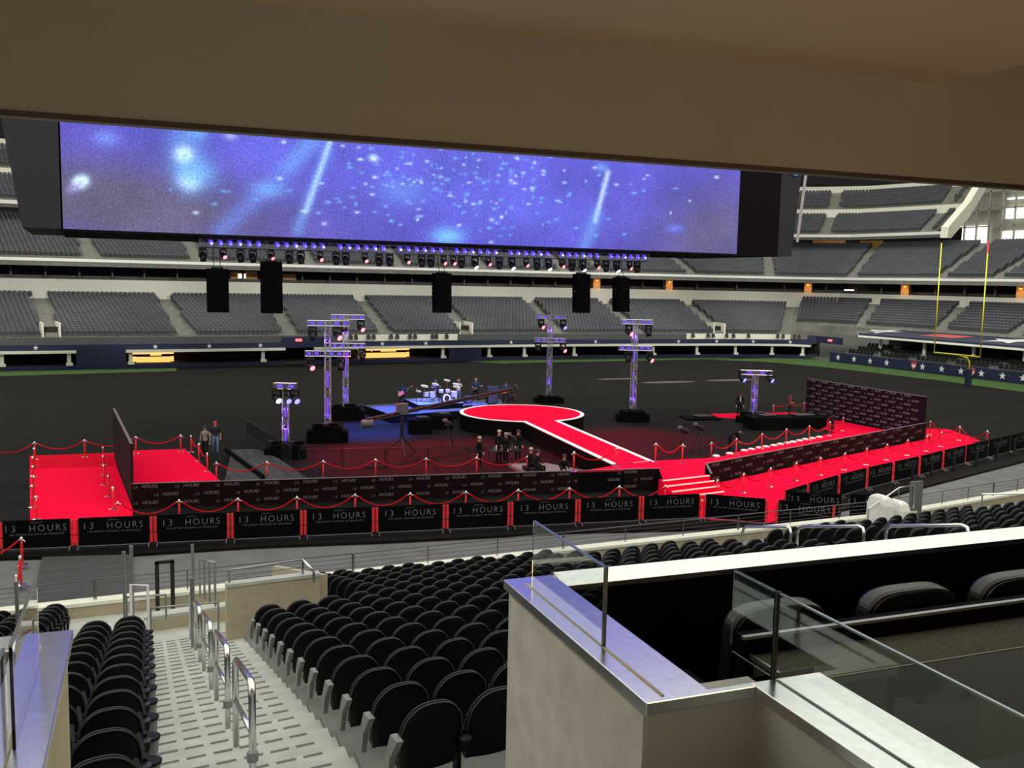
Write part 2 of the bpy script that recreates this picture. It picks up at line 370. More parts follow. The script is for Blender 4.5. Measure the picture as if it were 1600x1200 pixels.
mb = MB(); swbox(mb, 24.0, 24.3, 17.5, 17.92, 0, TT, white_p); sweep(mb, [(24.1, 17.52), (24.4, 17.1), (35.0, 17.8)], 0, TT, concrete, 3); struct(mb, 'trim_3', white_p, keep=True)
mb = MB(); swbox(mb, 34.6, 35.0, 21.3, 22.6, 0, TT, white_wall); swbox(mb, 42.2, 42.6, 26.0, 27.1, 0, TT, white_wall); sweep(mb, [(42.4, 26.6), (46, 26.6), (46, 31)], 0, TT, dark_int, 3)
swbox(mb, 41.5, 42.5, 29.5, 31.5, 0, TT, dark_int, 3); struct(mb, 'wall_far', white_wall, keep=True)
# raking end wall of the high tiers
mb = MB(); poly = [(23.8, 17.0), (24, 18.5), (34.6, 22.9), (42.2, 27.3), (46, 31), (46, 28.6), (42.2, 24.9), (34.6, 20.6), (25.5, 17.0)]
x, y, a = pth(TT, 0); mb.ext(poly, (x, y, 0), (math.sin(a), math.cos(a), 0), (0, 0, 1), 1.0, white_wall); struct(mb, 'wall_end', white_wall, keep=True)

def radial(mb, t, o, z, w, dp, h, m):
    x, y, a = pth(t, o); mb.box((x, y, z+h/2), (w, dp, h), m, (math.cos(a), -math.sin(a), 0), (math.sin(a), math.cos(a), 0))
# club level posts
k = 0
for px in (3, 108, 204, 412, 565, 693, 765, 820, 898, 1022, 1090, 1150, 1206, 1254):
    mb = MB(); radial(mb, t_at(px, 550), .35, .42, .35, .3, 1.3, white_wall); radial(mb, t_at(px, 550), .0, .42, .6, .35, .28, white_wall)
    tag(mb.build('support_column', white_wall), 'pale column under the field-side ledge, %s of the row of columns' % from_left(14, k), 'column', 'columns of the field level club'); k += 1
# lit bars of the club
for (x0, x1, lab) in ((212, 282, 'glowing amber bar behind the far field wall, the left one'), (572, 652, 'glowing amber bar behind the far field wall, right of the tall truss towers')):
    root = thing('lit_bar', (*pth(t_at((x0+x1)/2, 552), 4)[:2], .35), lab, 'bar', 'lit club bars')
    a = MB(); swbox(a, 4.0, 4.2, .35, 1.9, t_at(x0, 552), t_at(x1, 552), amber); a.build('backlit_wall', amber, root)
    c = MB(); swbox(c, 3.0, 3.4, .35, .95, t_at(x0+8, 552), t_at(x1-8, 552), amber); c.build('counter', amber, root)
    h = MB()
    for f in (.12, .3, .78, .92): radial(h, t_at(x0+(x1-x0)*f, 552), 2.6, 1.02, 1.0, .2, .22, dark_int)
    swbox(h, 2.9, 3.5, .95, 1.02, t_at(x0+8, 552), t_at(x1-8, 552), dark_int)
    h.build('hanging_screen', dark_int, root)
# small wheelchair-platform seats behind the band
k = 0
wx = [552, 560, 580, 588, 615, 625, 645, 652, 680, 686, 702, 1088, 1112, 1120, 1140, 1150, 1173, 1216, 1223, 1240, 1247, 1266]
for px in wx:
    x, y, a = pth(t_at(px, 526), 1.0); V, F = [], []; seat_faces(x, y, 2.35, a, V, F)
    m_ = MB(); m_.add(V, F, seat_far); tag(m_.build('platform_chair', seat_far), 'grey seat on the pale platform behind the star band, %s' % from_left(len(wx), k), 'seat', 'platform seats on the far side'); k += 1
# stars on the bands
k = 0
for px in (55, 242, 327, 407, 597, 665, 798, 930, 1060, 1119, 1177, 1235):
    x, y, a = pth(t_at(px, 536), -.07); m_ = MB(); m_.ext(star_poly(.27), (x, y, 2.22), (math.cos(a), -math.sin(a), 0), (0, 0, 1), .03, star_w)
    tag(m_.build('star_emblem', star_w), 'white star on the navy band of the far stand, %s' % from_left(12, k), 'star', 'stars on the far band'); k += 1
# exit signs
for px, py, tt, lab in ((461, 533, TA+1.5, 'small red exit sign over the far tunnel'), (1299, 532, TC2, 'small red exit sign over the corner tunnel')):
    x, y, a = pth(tt, -.15); m_ = MB(); m_.box((x, y, 2.75), (.7, .08, .28), exit_red, (math.cos(a), -math.sin(a), 0), (math.sin(a), math.cos(a), 0)); o_ = m_.build('exit_sign', exit_red); tag(o_, lab, 'sign', 'exit signs')
# orange lit fins beside the suite level
k = 0
for px in (935, 1049, 1262, 1412, 1592):
    t_ = t_at(px, 445, 17); root = thing('lit_fin_wall', (*pth(t_, 17)[:2], 7.2), 'tan fin wall glowing orange at the suite level, %s of five' % from_left(5, k), 'wall', 'orange lit fin walls')
    m_ = MB(); radial(m_, t_, 18.6, 7.6, 1.1, 1.6, 2.7, orange_w); m_.build('fin', orange_w, root)
    m_ = MB(); radial(m_, t_, 17.7, 9.9, .35, .15, .2, amber); m_.build('sconce', amber, root)
    x, y, a = pth(t_, 17.0); lamp('POINT', 'fin_light', (x, y, 9.6), (1, .5, .15), 25, .1); k += 1
# concourse glow and screens; the floodlit spot is an added glowing box
k = 0
for (x0, x1, o, z0, z1, m_, lab) in ((360, 372, 20, 9.1, 10.1, orange_w, 'orange lit suite beside a small television'), (372, 383, 19.9, 9.3, 9.9, bright_win, 'small white television in a far suite'), (384, 402, 20, 9.1, 10.2, orange_w, 'orange lit suite right of the small television'),
        (442, 462, 20, 9.2, 10.0, orange_w, 'dim orange suite behind the second speaker stack'), (1268, 1320, 34, 16.5, 17.5, orange_w, 'amber lit concourse opening above the upper tier'), (1342, 1378, 34, 16.2, 17.4, orange_w, 'orange concourse wall above the upper tier'),
        (0, 28, 34, 15.9, 16.6, amber, 'amber concourse light left of the video board'), (1322, 1337, 19.9, 9.0, 9.45, bright_win, 'white floodlit spot in a suite above the right lower tier')):
    a_ = MB(); swbox(a_, o, o+.3, z0, z1, t_at(x0, 400, o), t_at(x1, 400, o), m_)
    tag(a_.build('lit_suite_opening', m_), lab, 'light'); k += 1
lamp('POINT', 'concourse_glow', (*pth(t_at(1300, 380, 31), 31)[:2], 17), (1, .5, .15), 60, .2)
# the daylit glass end of the stadium
mb = MB(); XE = 150
pale_glass_wall = mat('hazy_end_glass_wall', (.30, .30, .25), .6, var=.35, scale=.12); struct(mb.bb(XE, XE+.5, 20, 175, -1, 60, pale_glass_wall), 'wall_end', pale_glass_wall, keep=True)
k = 0
for (xa, xb, ya, yb) in ((1485, 1545, 352, 382), (1566, 1600, 360, 384), (1572, 1600, 322, 342), (1575, 1605, 294, 297), (1575, 1605, 307, 312), (1606, 1650, 300, 340), (1606, 1650, 350, 384), (1412, 1420, 372, 381), (1425, 1430, 372, 382), (1433, 1441, 370, 384), (1458, 1470, 368, 384)):
    d0 = px_ray(xa, yb); d1 = px_ray(xb, ya); s = (XE-.3)/d0.x; p = CAM+d0*s; q = CAM+d1*((XE-.3)/d1.x); m_ = MB(); m_.bb(XE-.5, XE-.1, min(p.y, q.y), max(p.y, q.y), p.z, q.z, bright_win)
    o_ = m_.build('window_%d' % (k+1), bright_win); tag(o_, kind='structure'); k += 1

# mullions of the glass end, posts and ledges of the suite level, side walls of the lower entrances
mb = MB()
for y in np.arange(40, 150, 2.6): mb.bb(XE-.9, XE-.55, y-.12, y+.12, 8, 40, pale_glass_wall)
for z in np.arange(12, 40, 3.1): mb.bb(XE-.9, XE-.55, 40, 150, z-.12, z+.12, pale_glass_wall)
struct(mb, 'trim_6', pale_glass_wall, keep=True)
mb = MB(); suite_grey = mat('suite_grey_frame', (.05, .047, .045), .6)
for t in np.arange(2, TMAX-2, 3.4): radial(mb, t, 18.3, 8.8, .22, .3, 1.7, suite_grey)
swbox(mb, 19.5, 19.7, 8.8, 9.25, 0, TMAX, suite_grey, 3)
struct(mb, 'trim_7', suite_grey, keep=True)
mb = MB()
for ta in (low_aisles[0], low_aisles[4], low_aisles[7]):
    x0_, y0_, a = pth(ta, 4.8); rx = Vector((math.cos(a), -math.sin(a), 0)); ox = Vector((math.sin(a), math.cos(a), 0))
    for s_ in (-1, 1): mb.box(Vector((x0_, y0_, 3.75))+rx*s_*.78, (.16, 4.6, 1.5), white_wall, rx, ox)
    mb.box(Vector((x0_, y0_, 3.4))-ox*.4, (1.4, 1.0, 1.3), dark_int, rx, ox)
struct(mb, 'wall_far', white_wall, keep=True)

# ------------------------------------------------------------------ end zone club: star wall, terrace, roof
def endpt(y): return 88.9+0*y
mb = MB(); yy0, yy1 = 40, 96.2
struct(mb.bb(88.9, 89.2, yy0, yy1, 0, 1.25, navy), 'wall_right', navy, keep=True)
mb = MB(); mb.bb(89.2, 90.8, yy0, yy1, 0, 1.0, concrete); mb.bb(90.8, 92.4, yy0, yy1-1, 0, 1.35, concrete); mb.bb(92.4, 94.0, yy0, yy1-1, 0, 1.75, concrete); mb.bb(94.0, 99, yy0, yy1-1, 0, 2.1, concrete)
struct(mb, 'floor', concrete, keep=True)
struct(MB().bb(97, 97.3, yy0, yy1-2, 2, 4.2, dark_int), 'wall_right', dark_int, keep=True)
k = 0
for px, py in ((1309, 559), (1334, 561), (1359, 564), (1385, 567), (1441, 573), (1471, 576), (1501, 580), (1533, 583), (1566, 587), (1598, 590)):
    d = px_ray(px, py); p = CAM+d*(88.8/d.x); m_ = MB(); m_.ext(star_poly(.42), (88.86, p.y, .68), (0, -1, 0), (0, 0, 1), .03, star_w)
    tag(m_.build('star_emblem', star_w), 'white star on the navy end zone wall, %s' % from_left(10, k), 'star', 'stars on the end zone wall'); k += 1
for px, k in ((1427, 0), (1519, 1)):
    d = px_ray(px, 575); p = CAM+d*(88.8/d.x); m_ = MB(); sh = [(-.4, .42), (0, .5), (.4, .42), (.4, -.1), (0, -.5), (-.4, -.1)]
    m_.ext(sh, (88.86, p.y, .7), (0, -1, 0), (0, 0, 1), .03, mat('red_shield', (.45, .06, .07), .6)); m_.ext([(-.28, .12), (.28, .12), (.28, 0), (.05, -.3), (-.05, -.3), (-.28, 0)], (88.84, p.y, .72), (0, -1, 0), (0, 0, 1), .02, star_w)
    tag(m_.build('shield_emblem'), ('red and white shield emblem on the navy end zone wall', 'red shield emblem beside the goal post base')[k], 'emblem')
rr = thing('terrace_roof', (93, 70, 3.6), 'long navy flat roof with big stars over the end zone terrace', 'roof')
m_ = MB(); rp = [(90.2, 3.55), (90.2, 3.9), (98.5, 4.35), (98.5, 4.0)]
m_.add([(x, y, z) for y in (yy0, 92.6) for (x, z) in rp], [(0, 1, 5, 4), (1, 2, 6, 5), (2, 3, 7, 6), (3, 0, 4, 7), (0, 3, 2, 1), (4, 5, 6, 7)], navy); m_.build('roof_slab', navy, rr)
m_ = MB(); m_.bb(90.0, 90.2, yy0, 92.8, 3.45, 3.68, white_wall); m_.bb(90.0, 98.5, 92.6, 92.85, 3.45, 4.2, concrete); m_.build('fascia', white_wall, rr)
for px, mm in ((1376, star_w), (1478, mat('red_roof_patch', (.5, .08, .08), .6)), (1580, star_w)):
    d = px_ray(px, 524); p = CAM+d*(94.3/d.x); m_ = MB(); m_.add([(94.3+v[1]*3.3, p.y-v[0]*3.0, 4.16+v[1]*.18) for v in (star_poly(1) if mm is star_w else [(-.9, -.5), (.9, -.5), (1, .5), (-.8, .5)])], [tuple(range(10 if mm is star_w else 4))], mm); m_.build('roof_star', mm, rr)
k = 0
for y in (91, 84, 77, 70.5, 64, 57):
    m_ = MB(); m_.bb(92.2, 92.5, y-.15, y+.15, 1.3, 3.58, white_wall); tag(m_.build('roof_column', white_wall), 'pale post carrying the terrace roof, %s' % from_left(6, k), 'column', 'terrace roof posts'); k += 1
k = 0
for row, (xr, zr) in enumerate(((90.0, 1.0), (91.6, 1.35), (93.2, 1.75))):
    y = 94.5
    while y > 55:
        if int((94.5-y)/.62) % 9 not in (0, 8):
            V, F = [], []; seat_faces(xr, y, zr, math.radians(90), V, F); m_ = MB(); m_.add(V, F, seat_blk)
            tag(m_.build('terrace_chair', seat_blk), 'dark terrace seat under the end zone roof, %s row, %s from the corner' % (('front', 'middle', 'back')[row], ordn(int((94.5-y)/.62)+1)), 'seat', 'terrace seats by the end zone'); k += 1
        y -= .62
m_ = MB()
for y in np.arange(56, 96, 1.2): m_.tube([(89.3, y, 1.0), (89.3, y, 1.95)], .025, dark_steel, 4)
for z in (1.4, 1.65, 1.95): m_.tube([(89.3, 56, z), (89.3, 96, z)], .022, dark_steel, 4)
tag(m_.build('terrace_rail', dark_steel), 'dark rail in front of the end zone terrace', 'railing')

# ------------------------------------------------------------------ field and aprons
near = [(-60, 36.1), (-3, 35.4), (1.07, 34.4), (5.32, 33.9), (10.2, 32.9), (17.1, 31.8), (22.4, 30.4), (26, 29.5), (29.1, 30.8), (36.8, 33.3), (48.7, 36.75), (89, 49)]
mb = MB(); mb.prism([(-60, 102.5), (-8, 103.2), (20, 104.4), (45, 105.8), (66, 105.4), (80, 104), (89, 101), (89, 49)]+near[::-1], -.10, 0, field_blk)
struct(mb, 'floor', field_blk, keep=True)
mb = MB(); mb.prism([(-60, 18), (140, 18), (140, 60), (-60, 60)], -.3, -.12, floor_grey); mb.prism([(-80, -20), (-60, 130), (150, 180), (150, -20)], -.6, -.4, floor_grey); struct(mb, 'floor', floor_grey, keep=True)
mb = MB(); mb.prism([(-1.6, 35.2), (1.2, 34.4), (1.0, 28), (-1.7, 28.5)], -.12, -.02, floor_ply); struct(mb, 'floor', floor_ply, keep=True)
tf = ([(-30, 98.6), (-7.45, 98.0), (7.97, 99.8), (8.3, 102.9), (-30, 102.4)], [(41.5, 105.0), (44, 101.8), (78, 102.2), (78, 103.8), (66, 105.0), (45, 105.5)],
      [(74, 101.5), (79.4, 97.0), (82.0, 88.3), (83.0, 73.1), (82.2, 62.5), (84, 40), (88.8, 40), (88.8, 96), (88.8, 100), (84, 102.6)])
for i, pl in enumerate(tf):
    mb = MB(); mb.prism(pl, 0.0, .03, turf); tag(mb.build('grass_strip', turf), ('strip of green turf by the far wall at left', 'thin strip of green turf behind the stage', 'green turf running past the goal post at right')[i], 'grass', kind='stuff')
# scuffed pale patches in the covering
for i, (px, py, w, h) in enumerate(((1045, 597, 3.2, .35), (1140, 594, 3, .5), (965, 592, 2.5, .25))):
    p = atz(px, py, .01); mb = MB(); mb.prism([(p.x+w*math.cos(q)*1.0, p.y+w*.25*math.sin(q)) for q in np.linspace(0, 6.28, 13)[:-1]], 0, .012, mat('pale_scuff', (.10, .085, .075), .7))
    tag(mb.build('taped_floor_patch'), 'pale taped patch on the black field cover, %s' % ('nearest the right truss tower', 'behind the short right tower', 'left of the others')[i], 'patch')

# ================================================================== VIDEO BOARD
X0, X1, YB, ZB, ZT = -1.2, 48.7, 64.0, 12.22, 42.0
vb = thing('video_board', ((X0+X1)/2, YB+6, ZB), 'giant hanging video board showing a blue image of bubbles and light streaks', 'screen')
NX, NZ = 640, 340
xs = np.linspace(0, 1, NX+1); zs = np.linspace(0, 1, NZ+1); GX, GZ = np.meshgrid(xs, zs)
U = GX*(X1-X0); Vv = GZ*(ZT-ZB)
def scr(px, py):
    p = atY(px, py, YB); return p.x-X0, p.z-ZB
base = np.zeros(GX.shape+(3,))
b1 = np.array([.085, .07, .52]); dk = np.array([.115, .10, .20]); br = np.array([.13, .15, .82])
def gauss(u, v, su, sv, ang=0):
    c, s = math.cos(ang), math.sin(ang); a = (U-u)*c+(Vv-v)*s; b = -(U-u)*s+(Vv-v)*c
    return np.exp(-(a/su)**2-(b/sv)**2)
def line(p, q, w):
    (u0, v0), (u1, v1) = p, q; L = math.hypot(u1-u0, v1-v0); c, s = (u1-u0)/L, (v1-v0)/L
    a = (U-u0)*c+(Vv-v0)*s; b = -(U-u0)*s+(Vv-v0)*c; aa = np.clip(a, 0, L)
    return np.exp(-((a-aa)**2+b**2)/w**2)
dark = np.clip(gauss(3.5, 1.6, 11, 3.0, -.1)*1.15+gauss(47.5, 1.5, 7.5, 4.2, .35)*.9, 0, 1)
brt = np.clip(gauss(25, 6, 16, 5)*.55+gauss(12, 5.5, 4, 2.5)*.3+gauss(31, 2, 8, 2)*.35, 0, 1)
lown = np.zeros(GX.shape)
for k_ in range(5):
    f = .25*1.7**k_; ph = rng.rand(4)*6.28; an = rng.rand()*3.14
    lown += np.sin((U*math.cos(an)+Vv*math.sin(an))*f*2+ph[0])*np.sin((-U*math.sin(an)+Vv*math.cos(an))*f*2.6+ph[1])/(k_+1.5)
base[:] = b1; base += (br-b1)*brt[..., None]; base = base*(1-dark[..., None])+dk*dark[..., None]; base *= (1+.16*lown)[..., None]
cy = np.array([.18, .50, 1.05]); wh = np.array([.7, .95, 1.25])
def blob(px, py, ru, rv, c, k, ang=0):
    global base
    u, v = scr(px, py); g = np.clip(gauss(u, v, ru, rv, ang)*k, 0, 1)[..., None]; base = base*(1-g)+c*g
def streak(a, b, w, c, k):
    global base
    g = np.clip(line(scr(*a), scr(*b), w)*k, 0, 1)[..., None]; base = base*(1-g)+c*g
streak((505, 200), (450, 260), .5, cy, .35); streak((500, 215), (345, 362), .6, np.array([.16, .28, .95]), .42); streak((516, 220), (478, 330), .18, wh, .55); streak((512, 235), (465, 360), .35, cy, .35)
streak((950, 270), (930, 345), .2, wh, .6); streak((932, 335), (912, 390), .55, cy, .35); streak((292, 180), (288, 235), 1.0, cy, .35)
for a in ((288, 243, .45, .45, wh, 1.6), (296, 282, .55, .5, wh, 1.2), (306, 270, 1.1, .9, cy, .8), (292, 262, .7, 1.4, cy, .5), (126, 284, .38, .3, wh, 1.8, .5), (118, 292, .5, .25, np.array([.35, .33, .7]), .8, .6), (165, 216, .7, .45, np.array([.2, .3, 1.]), .7),
          (700, 369, 1.1, .55, cy, 1.0), (420, 296, 1.0, .5, cy, .5), (584, 247, .3, .2, wh, .9), (628, 300, 1.6, .8, cy, .25), (360, 212, .35, .25, wh, .35), (310, 208, .5, .4, cy, .5), (1055, 357, .7, .3, np.array([.15, .2, .9]), .8), (940, 262, .5, .3, cy, .5)): blob(*a)
for _ in range(230):
    px = rng.normal(720, 150); py = rng.normal(285, 38)
    if 110 < px < 1140: blob(px, py, .07+.12*rng.rand(), .05+.05*rng.rand(), wh if rng.rand() < .35 else cy, .45+.5*rng.rand())
colr = np.clip(base, 0, 3)
me = bpy.data.meshes.new('screen'); idx = np.arange((NX+1)*(NZ+1)).reshape(NZ+1, NX+1)
vs = np.stack([GX*(X1-X0)+X0-(X0+X1)/2, np.full(GX.shape, -6.0), GZ*(ZT-ZB)], -1).reshape(-1, 3)
fs = np.stack([idx[:-1, :-1], idx[:-1, 1:], idx[1:, 1:], idx[1:, :-1]], -1).reshape(-1, 4)
me.vertices.add(len(vs)); me.vertices.foreach_set('co', vs.ravel()); me.loops.add(fs.size); me.loops.foreach_set('vertex_index', fs.ravel().astype(np.int32))
me.polygons.add(len(fs)); me.polygons.foreach_set('loop_start', np.arange(0, fs.size, 4, dtype=np.int32)); me.polygons.foreach_set('loop_total', np.full(len(fs), 4, np.int32)); me.update(calc_edges=True)
ca = me.color_attributes.new('picture', 'FLOAT_COLOR', 'POINT'); ca.data.foreach_set('color', np.concatenate([colr.reshape(-1, 3), np.ones((colr.size//3, 1))], 1).ravel())
sm = bpy.data.materials.new('video_picture'); sm.use_nodes = True; n = sm.node_tree; b = n.nodes['Principled BSDF']; b.inputs['Base Color'].default_value = (.01, .01, .012, 1); b.inputs['Roughness'].default_value = .6
at = n.nodes.new('ShaderNodeVertexColor'); at.layer_name = 'picture'; tcn = n.nodes.new('ShaderNodeTexCoord'); no = n.nodes.new('ShaderNodeTexNoise'); no.inputs['Scale'].default_value = 6.5; no.inputs['Detail'].default_value = 6; no.inputs['Roughness'].default_value = .85
n.links.new(tcn.outputs['Object'], no.inputs['Vector']); mr = n.nodes.new('ShaderNodeMapRange'); mr.inputs[1].default_value = .3; mr.inputs[2].default_value = .7; mr.inputs[3].default_value = .35; mr.inputs[4].default_value = 1.7
n.links.new(no.outputs['Fac'], mr.inputs[0]); mx = n.nodes.new('ShaderNodeVectorMath'); mx.operation = 'SCALE'; n.links.new(at.outputs['Color'], mx.inputs[0]); n.links.new(mr.outputs[0], mx.inputs['Scale'])
n.links.new(mx.outputs[0], b.inputs['Emission Color']); b.inputs['Emission Strength'].default_value = 1.12
me.materials.append(sm); scn = bpy.data.objects.new('screen', me); COL.objects.link(scn); scn.parent = vb; scn['_w'] = (0, 0, 0)
frame_m = mat('board_black_frame', (.008, .006, .009), .8, var=.1, spec=.1); frame_g = mat('board_grey_side', (.020, .019, .028), .6, var=.1)
m_ = MB(); m_.bb(X0-.1, X1+.1, YB+.05, YB+12, ZB-.12, ZT+.6, frame_m); m_.bb(X0-.15, X1+.15, YB-.12, YB+.1, ZB-.16, ZB, frame_m)
m_.add([(X1, YB, ZB-.1), (X1+4.2, YB, ZB-.1), (X1+4.2, YB, ZT), (X1, YB, ZT), (X1, YB+12, ZB-.1), (X1+4.2, YB+12, ZB-.1), (X1+4.2, YB+12, ZT), (X1, YB+12, ZT)], [(0, 1, 2, 3), (5, 4, 7, 6), (1, 5, 6, 2), (0, 4, 5, 1)], frame_m); m_.build('frame', frame_m, vb)
m_ = MB()   # right end housing, flaring upward, and the left one
xr, xt = 5.9, 8.7
m_.add([(X1+4.2, YB+.3, ZB), (X1+xr, YB+.3, ZB), (X1+xt, YB+.3, ZT), (X1+4.2, YB+.3, ZT), (X1+4.2, YB+12, ZB), (X1+xr, YB+12, ZB), (X1+xt, YB+12, ZT), (X1+4.2, YB+12, ZT)], [(0, 1, 2, 3), (5, 4, 7, 6), (1, 5, 6, 2), (0, 4, 5, 1)], frame_g); m_.build('right_housing', frame_g, vb)
m_ = MB(); m_.add([(X0-2.2, YB+.05, ZB), (X0, YB+.05, ZB), (X0, YB+.05, ZT), (X0-6.5, YB+.05, ZT), (X0-2.2, YB+12, ZB), (X0, YB+12, ZB), (X0, YB+12, ZT), (X0-6.5, YB+12, ZT)], [(0, 1, 2, 3), (5, 4, 7, 6), (0, 3, 7, 4), (0, 4, 5, 1)], frame_g); m_.build('left_housing', frame_g, vb)
edge_w = mat('pale_edge_strip', (.50, .48, .52), .5)
m_ = MB(); m_.add([(X1+xr+.32, YB+.2, ZB+1.2), (X1+xr+.62, YB+.2, ZB+1.2), (X1+xt+.6, YB+.2, ZT), (X1+xt+.2, YB+.2, ZT)], [(0, 1, 2, 3)], edge_w); m_.build('edge_strip', edge_w, vb)
m_ = MB(); m_.add([(X0-3.9, YB+.3, ZB+3.9), (X0-3.6, YB+.3, ZB+3.9), (X0-6.5, YB+.3, ZT), (X0-7.5, YB+.3, ZT)], [(0, 1, 2, 3)], edge_w); m_.build('edge_strip', edge_w, vb)
m_ = MB(); p = atY(1243, 272, YB+.2); m_.lathe([(.55, 0), (.55, .1)], (p.x, p.y, p.z+.4), mat('blue_emblem', (.02, .18, .55), .5, emit=(.02, .2, .6), es=.5), 16, (0, -1, 0)); m_.build('round_emblem', None, vb)

# ================================================================== TRUSSES
def truss_tubes(mb, p, q, w, bay, m=truss_m, rc=.028, rd=.014, updir=(0, 0, 1)):
    p = Vector(p); q = Vector(q); d = (q-p); L = d.length; d.normalize(); a = Vector(updir)
    if abs(a.dot(d)) > .9: a = Vector((1, 0, 0))
    a = (a-d*a.dot(d)).normalized(); b = d.cross(a); n = max(1, round(L/bay)); C4 = [a+b, a-b, -a-b, -a+b]; h = w/2
    for c in C4: mb.tube([p+c*h, q+c*h], rc, m, 5)
    for i in range(n+1):
        s = p+d*(L*i/n)
        for k in range(4): mb.tube([s+C4[k]*h, s+C4[(k+1) % 4]*h], rd, m, 4, False)
        if i < n:
            e_ = p+d*(L*(i+1)/n)
            for k in range(4):
                A, B = (k, (k+1) % 4) if i % 2 else ((k+1) % 4, k); mb.tube([s+C4[A]*h, e_+C4[B]*h], rd, m, 4, False)
# long hanging truss
TZ0, TZ1 = 11.45, 12.05
lt = thing('hanging_truss', (24, 66, 11.4), 'long horizontal lighting truss hanging under the video board', 'truss')
m_ = MB(); truss_tubes(m_, (6.9, 66, 11.72), (41.4, 66, 11.72), .58, .62); m_.build('truss_frame', truss_m, lt)
m_ = MB()
for x in (7.2, 12, 18, 24, 30, 36, 41): m_.tube([(x, 66, 11.98), (x, 66, 12.1)], .03, blk_metal, 4)
m_.build('hanging_cable', blk_metal, lt)
# blue cells inside the truss
xs_ = np.arange(7.6, 41.2, .62)
for i, x in enumerate(xs_):
    if i % 7 == 6: continue
    m_ = MB(); m_.lathe([(.05, 0), (.13, .06), (.15, .30), (.06, .36)], (x, 65.95, 11.57), led_blue, 8); m_.lathe([(.04, 0), (.07, .02)], (x+.02, 65.79, 11.70), lens_blu if i % 3 else lens_wht, 6, (0, -1, 0))
    tag(m_.build('led_fixture', led_blue), 'blue glowing fixture inside the hanging truss, %s from its left end' % ordn(i+1), 'light', 'blue fixtures in the long truss')
# moving heads
def moving_head(x, y, z, lens, tilt, label, group, s=1., body=blk_metal, yaw=0):
    r = thing('moving_head_lamp', (x, y, z), label, 'lamp', group)
    m_ = MB(); m_.box((x, y, z-.08*s), (.34*s, .34*s, .16*s), body); m_.box((x-.19*s, y, z-.32*s), (.05*s, .16*s, .40*s), body); m_.box((x+.19*s, y, z-.32*s), (.05*s, .16*s, .40*s), body); m_.build('yoke', body, r)
    d = Vector((math.sin(yaw)*math.cos(tilt), -math.cos(yaw)*math.cos(tilt), -math.sin(tilt))); c = Vector((x, y, z-.48*s))
    m_ = MB(); m_.lathe([(.08*s, -.26*s), (.15*s, -.18*s), (.17*s, .05*s), (.16*s, .24*s)], c, body, 10, d); m_.build('lamp_head', body, r, smooth=True)
    if lens: m_ = MB(); m_.lathe([(.145*s, 0), (.12*s, .035*s)], c+d*.235*s, lens, 12, d); m_.build('lens', lens, r)
    return r
body_bl = mat('blue_lit_black_housing', (.02, .02, .045), .4, .2)
heads = [(317, 'd'), (349, 'r'), (376, 'd'), (395, 'd'), (424, 'r'), (452, 'd'), (470, 'd'), (500, 'r'), (525, 'd'), (540, 'd'), (570, 'r'), (592, 'd'), (609, 'd'), (636, 'r'), (659, 'd'), (673, 'd'), (693, 'r'), (708, 'r'), (721, 'd'),
         (742, 'w'), (763, 'r'), (780, 'd'), (800, 'w'), (822, 'r'), (839, 'd'), (857, 'w'), (878, 'r'), (894, 'd'), (911, 'w'), (933, 'r'), (947, 'd'), (964, 'w'), (984, 'r'), (996, 'd')]
cnt = {'r': 0, 'd': 0, 'w': 0}; nam = {'r': 'red lit', 'd': 'dark unlit', 'w': 'bluish white lit'}
for px, c in heads:
    p = atY(px, 400, 66); s = 1.0 if c == 'r' else 1.25
    cnt[c] += 1
    o_ = moving_head(p.x, 66, 11.42, {'r': lens_red, 'd': None, 'w': lens_wht}[c], {'r': .55, 'd': 1.35, 'w': .9}[c], '%s lamp under the hanging truss, %s such from the left' % (nam[c], ordn(cnt[c])), 'lamps under the hanging truss', s, body_bl, yaw=.45)
# line array speakers
for k, (px, zb, zt) in enumerate(((340, 7.2, 10.05), (424, 7.15, 10.6), (690, 7.25, 10.1), (908, 7.3, 10.3), (970, 7.4, 10.1))):
    p = atY(px, 455, 65.2); w = (1.32, 1.34, 1.22, 1.16, 1.12)[k]
    r = thing('line_array_speaker', (p.x, 65.2, zb), 'tall black column of stacked loudspeakers hanging under the truss, %s of five' % from_left(5, k), 'speaker', 'hanging speaker columns')
    n_ = 9; h = (zt-zb)/n_
    for i in range(n_):
        z = zt-h*(i+.5); off = .05*(i/(n_-1))**2*8; m_ = MB(); ww = w
        m_.add([(p.x+sx*ww/2, 65.2+sy*.4-off*.3, z+sz*(h*.495)*(1 if sy < 0 else .985)) for sz in (-1, 1) for (sx, sy) in ((-1, -1), (1, -1), (1, 1), (-1, 1))], [(3, 2, 1, 0), (4, 5, 6, 7), (0, 1, 5, 4), (1, 2, 6, 5), (2, 3, 7, 6), (3, 0, 4, 7)], blk_fabric)
        m_.build('cabinet', blk_fabric, r)
    m_ = MB(); m_.bb(p.x-.35, p.x+.35, 65.0, 65.5, zt, zt+.12, blk_metal); m_.tube([(p.x-.2, 65.2, zt+.1), (p.x-.2, 65.7, 11.44)], .025, blk_metal, 5); m_.tube([(p.x+.2, 65.2, zt+.1), (p.x+.2, 65.7, 11.44)], .025, blk_metal, 5); m_.build('rigging_bar', blk_metal, r)

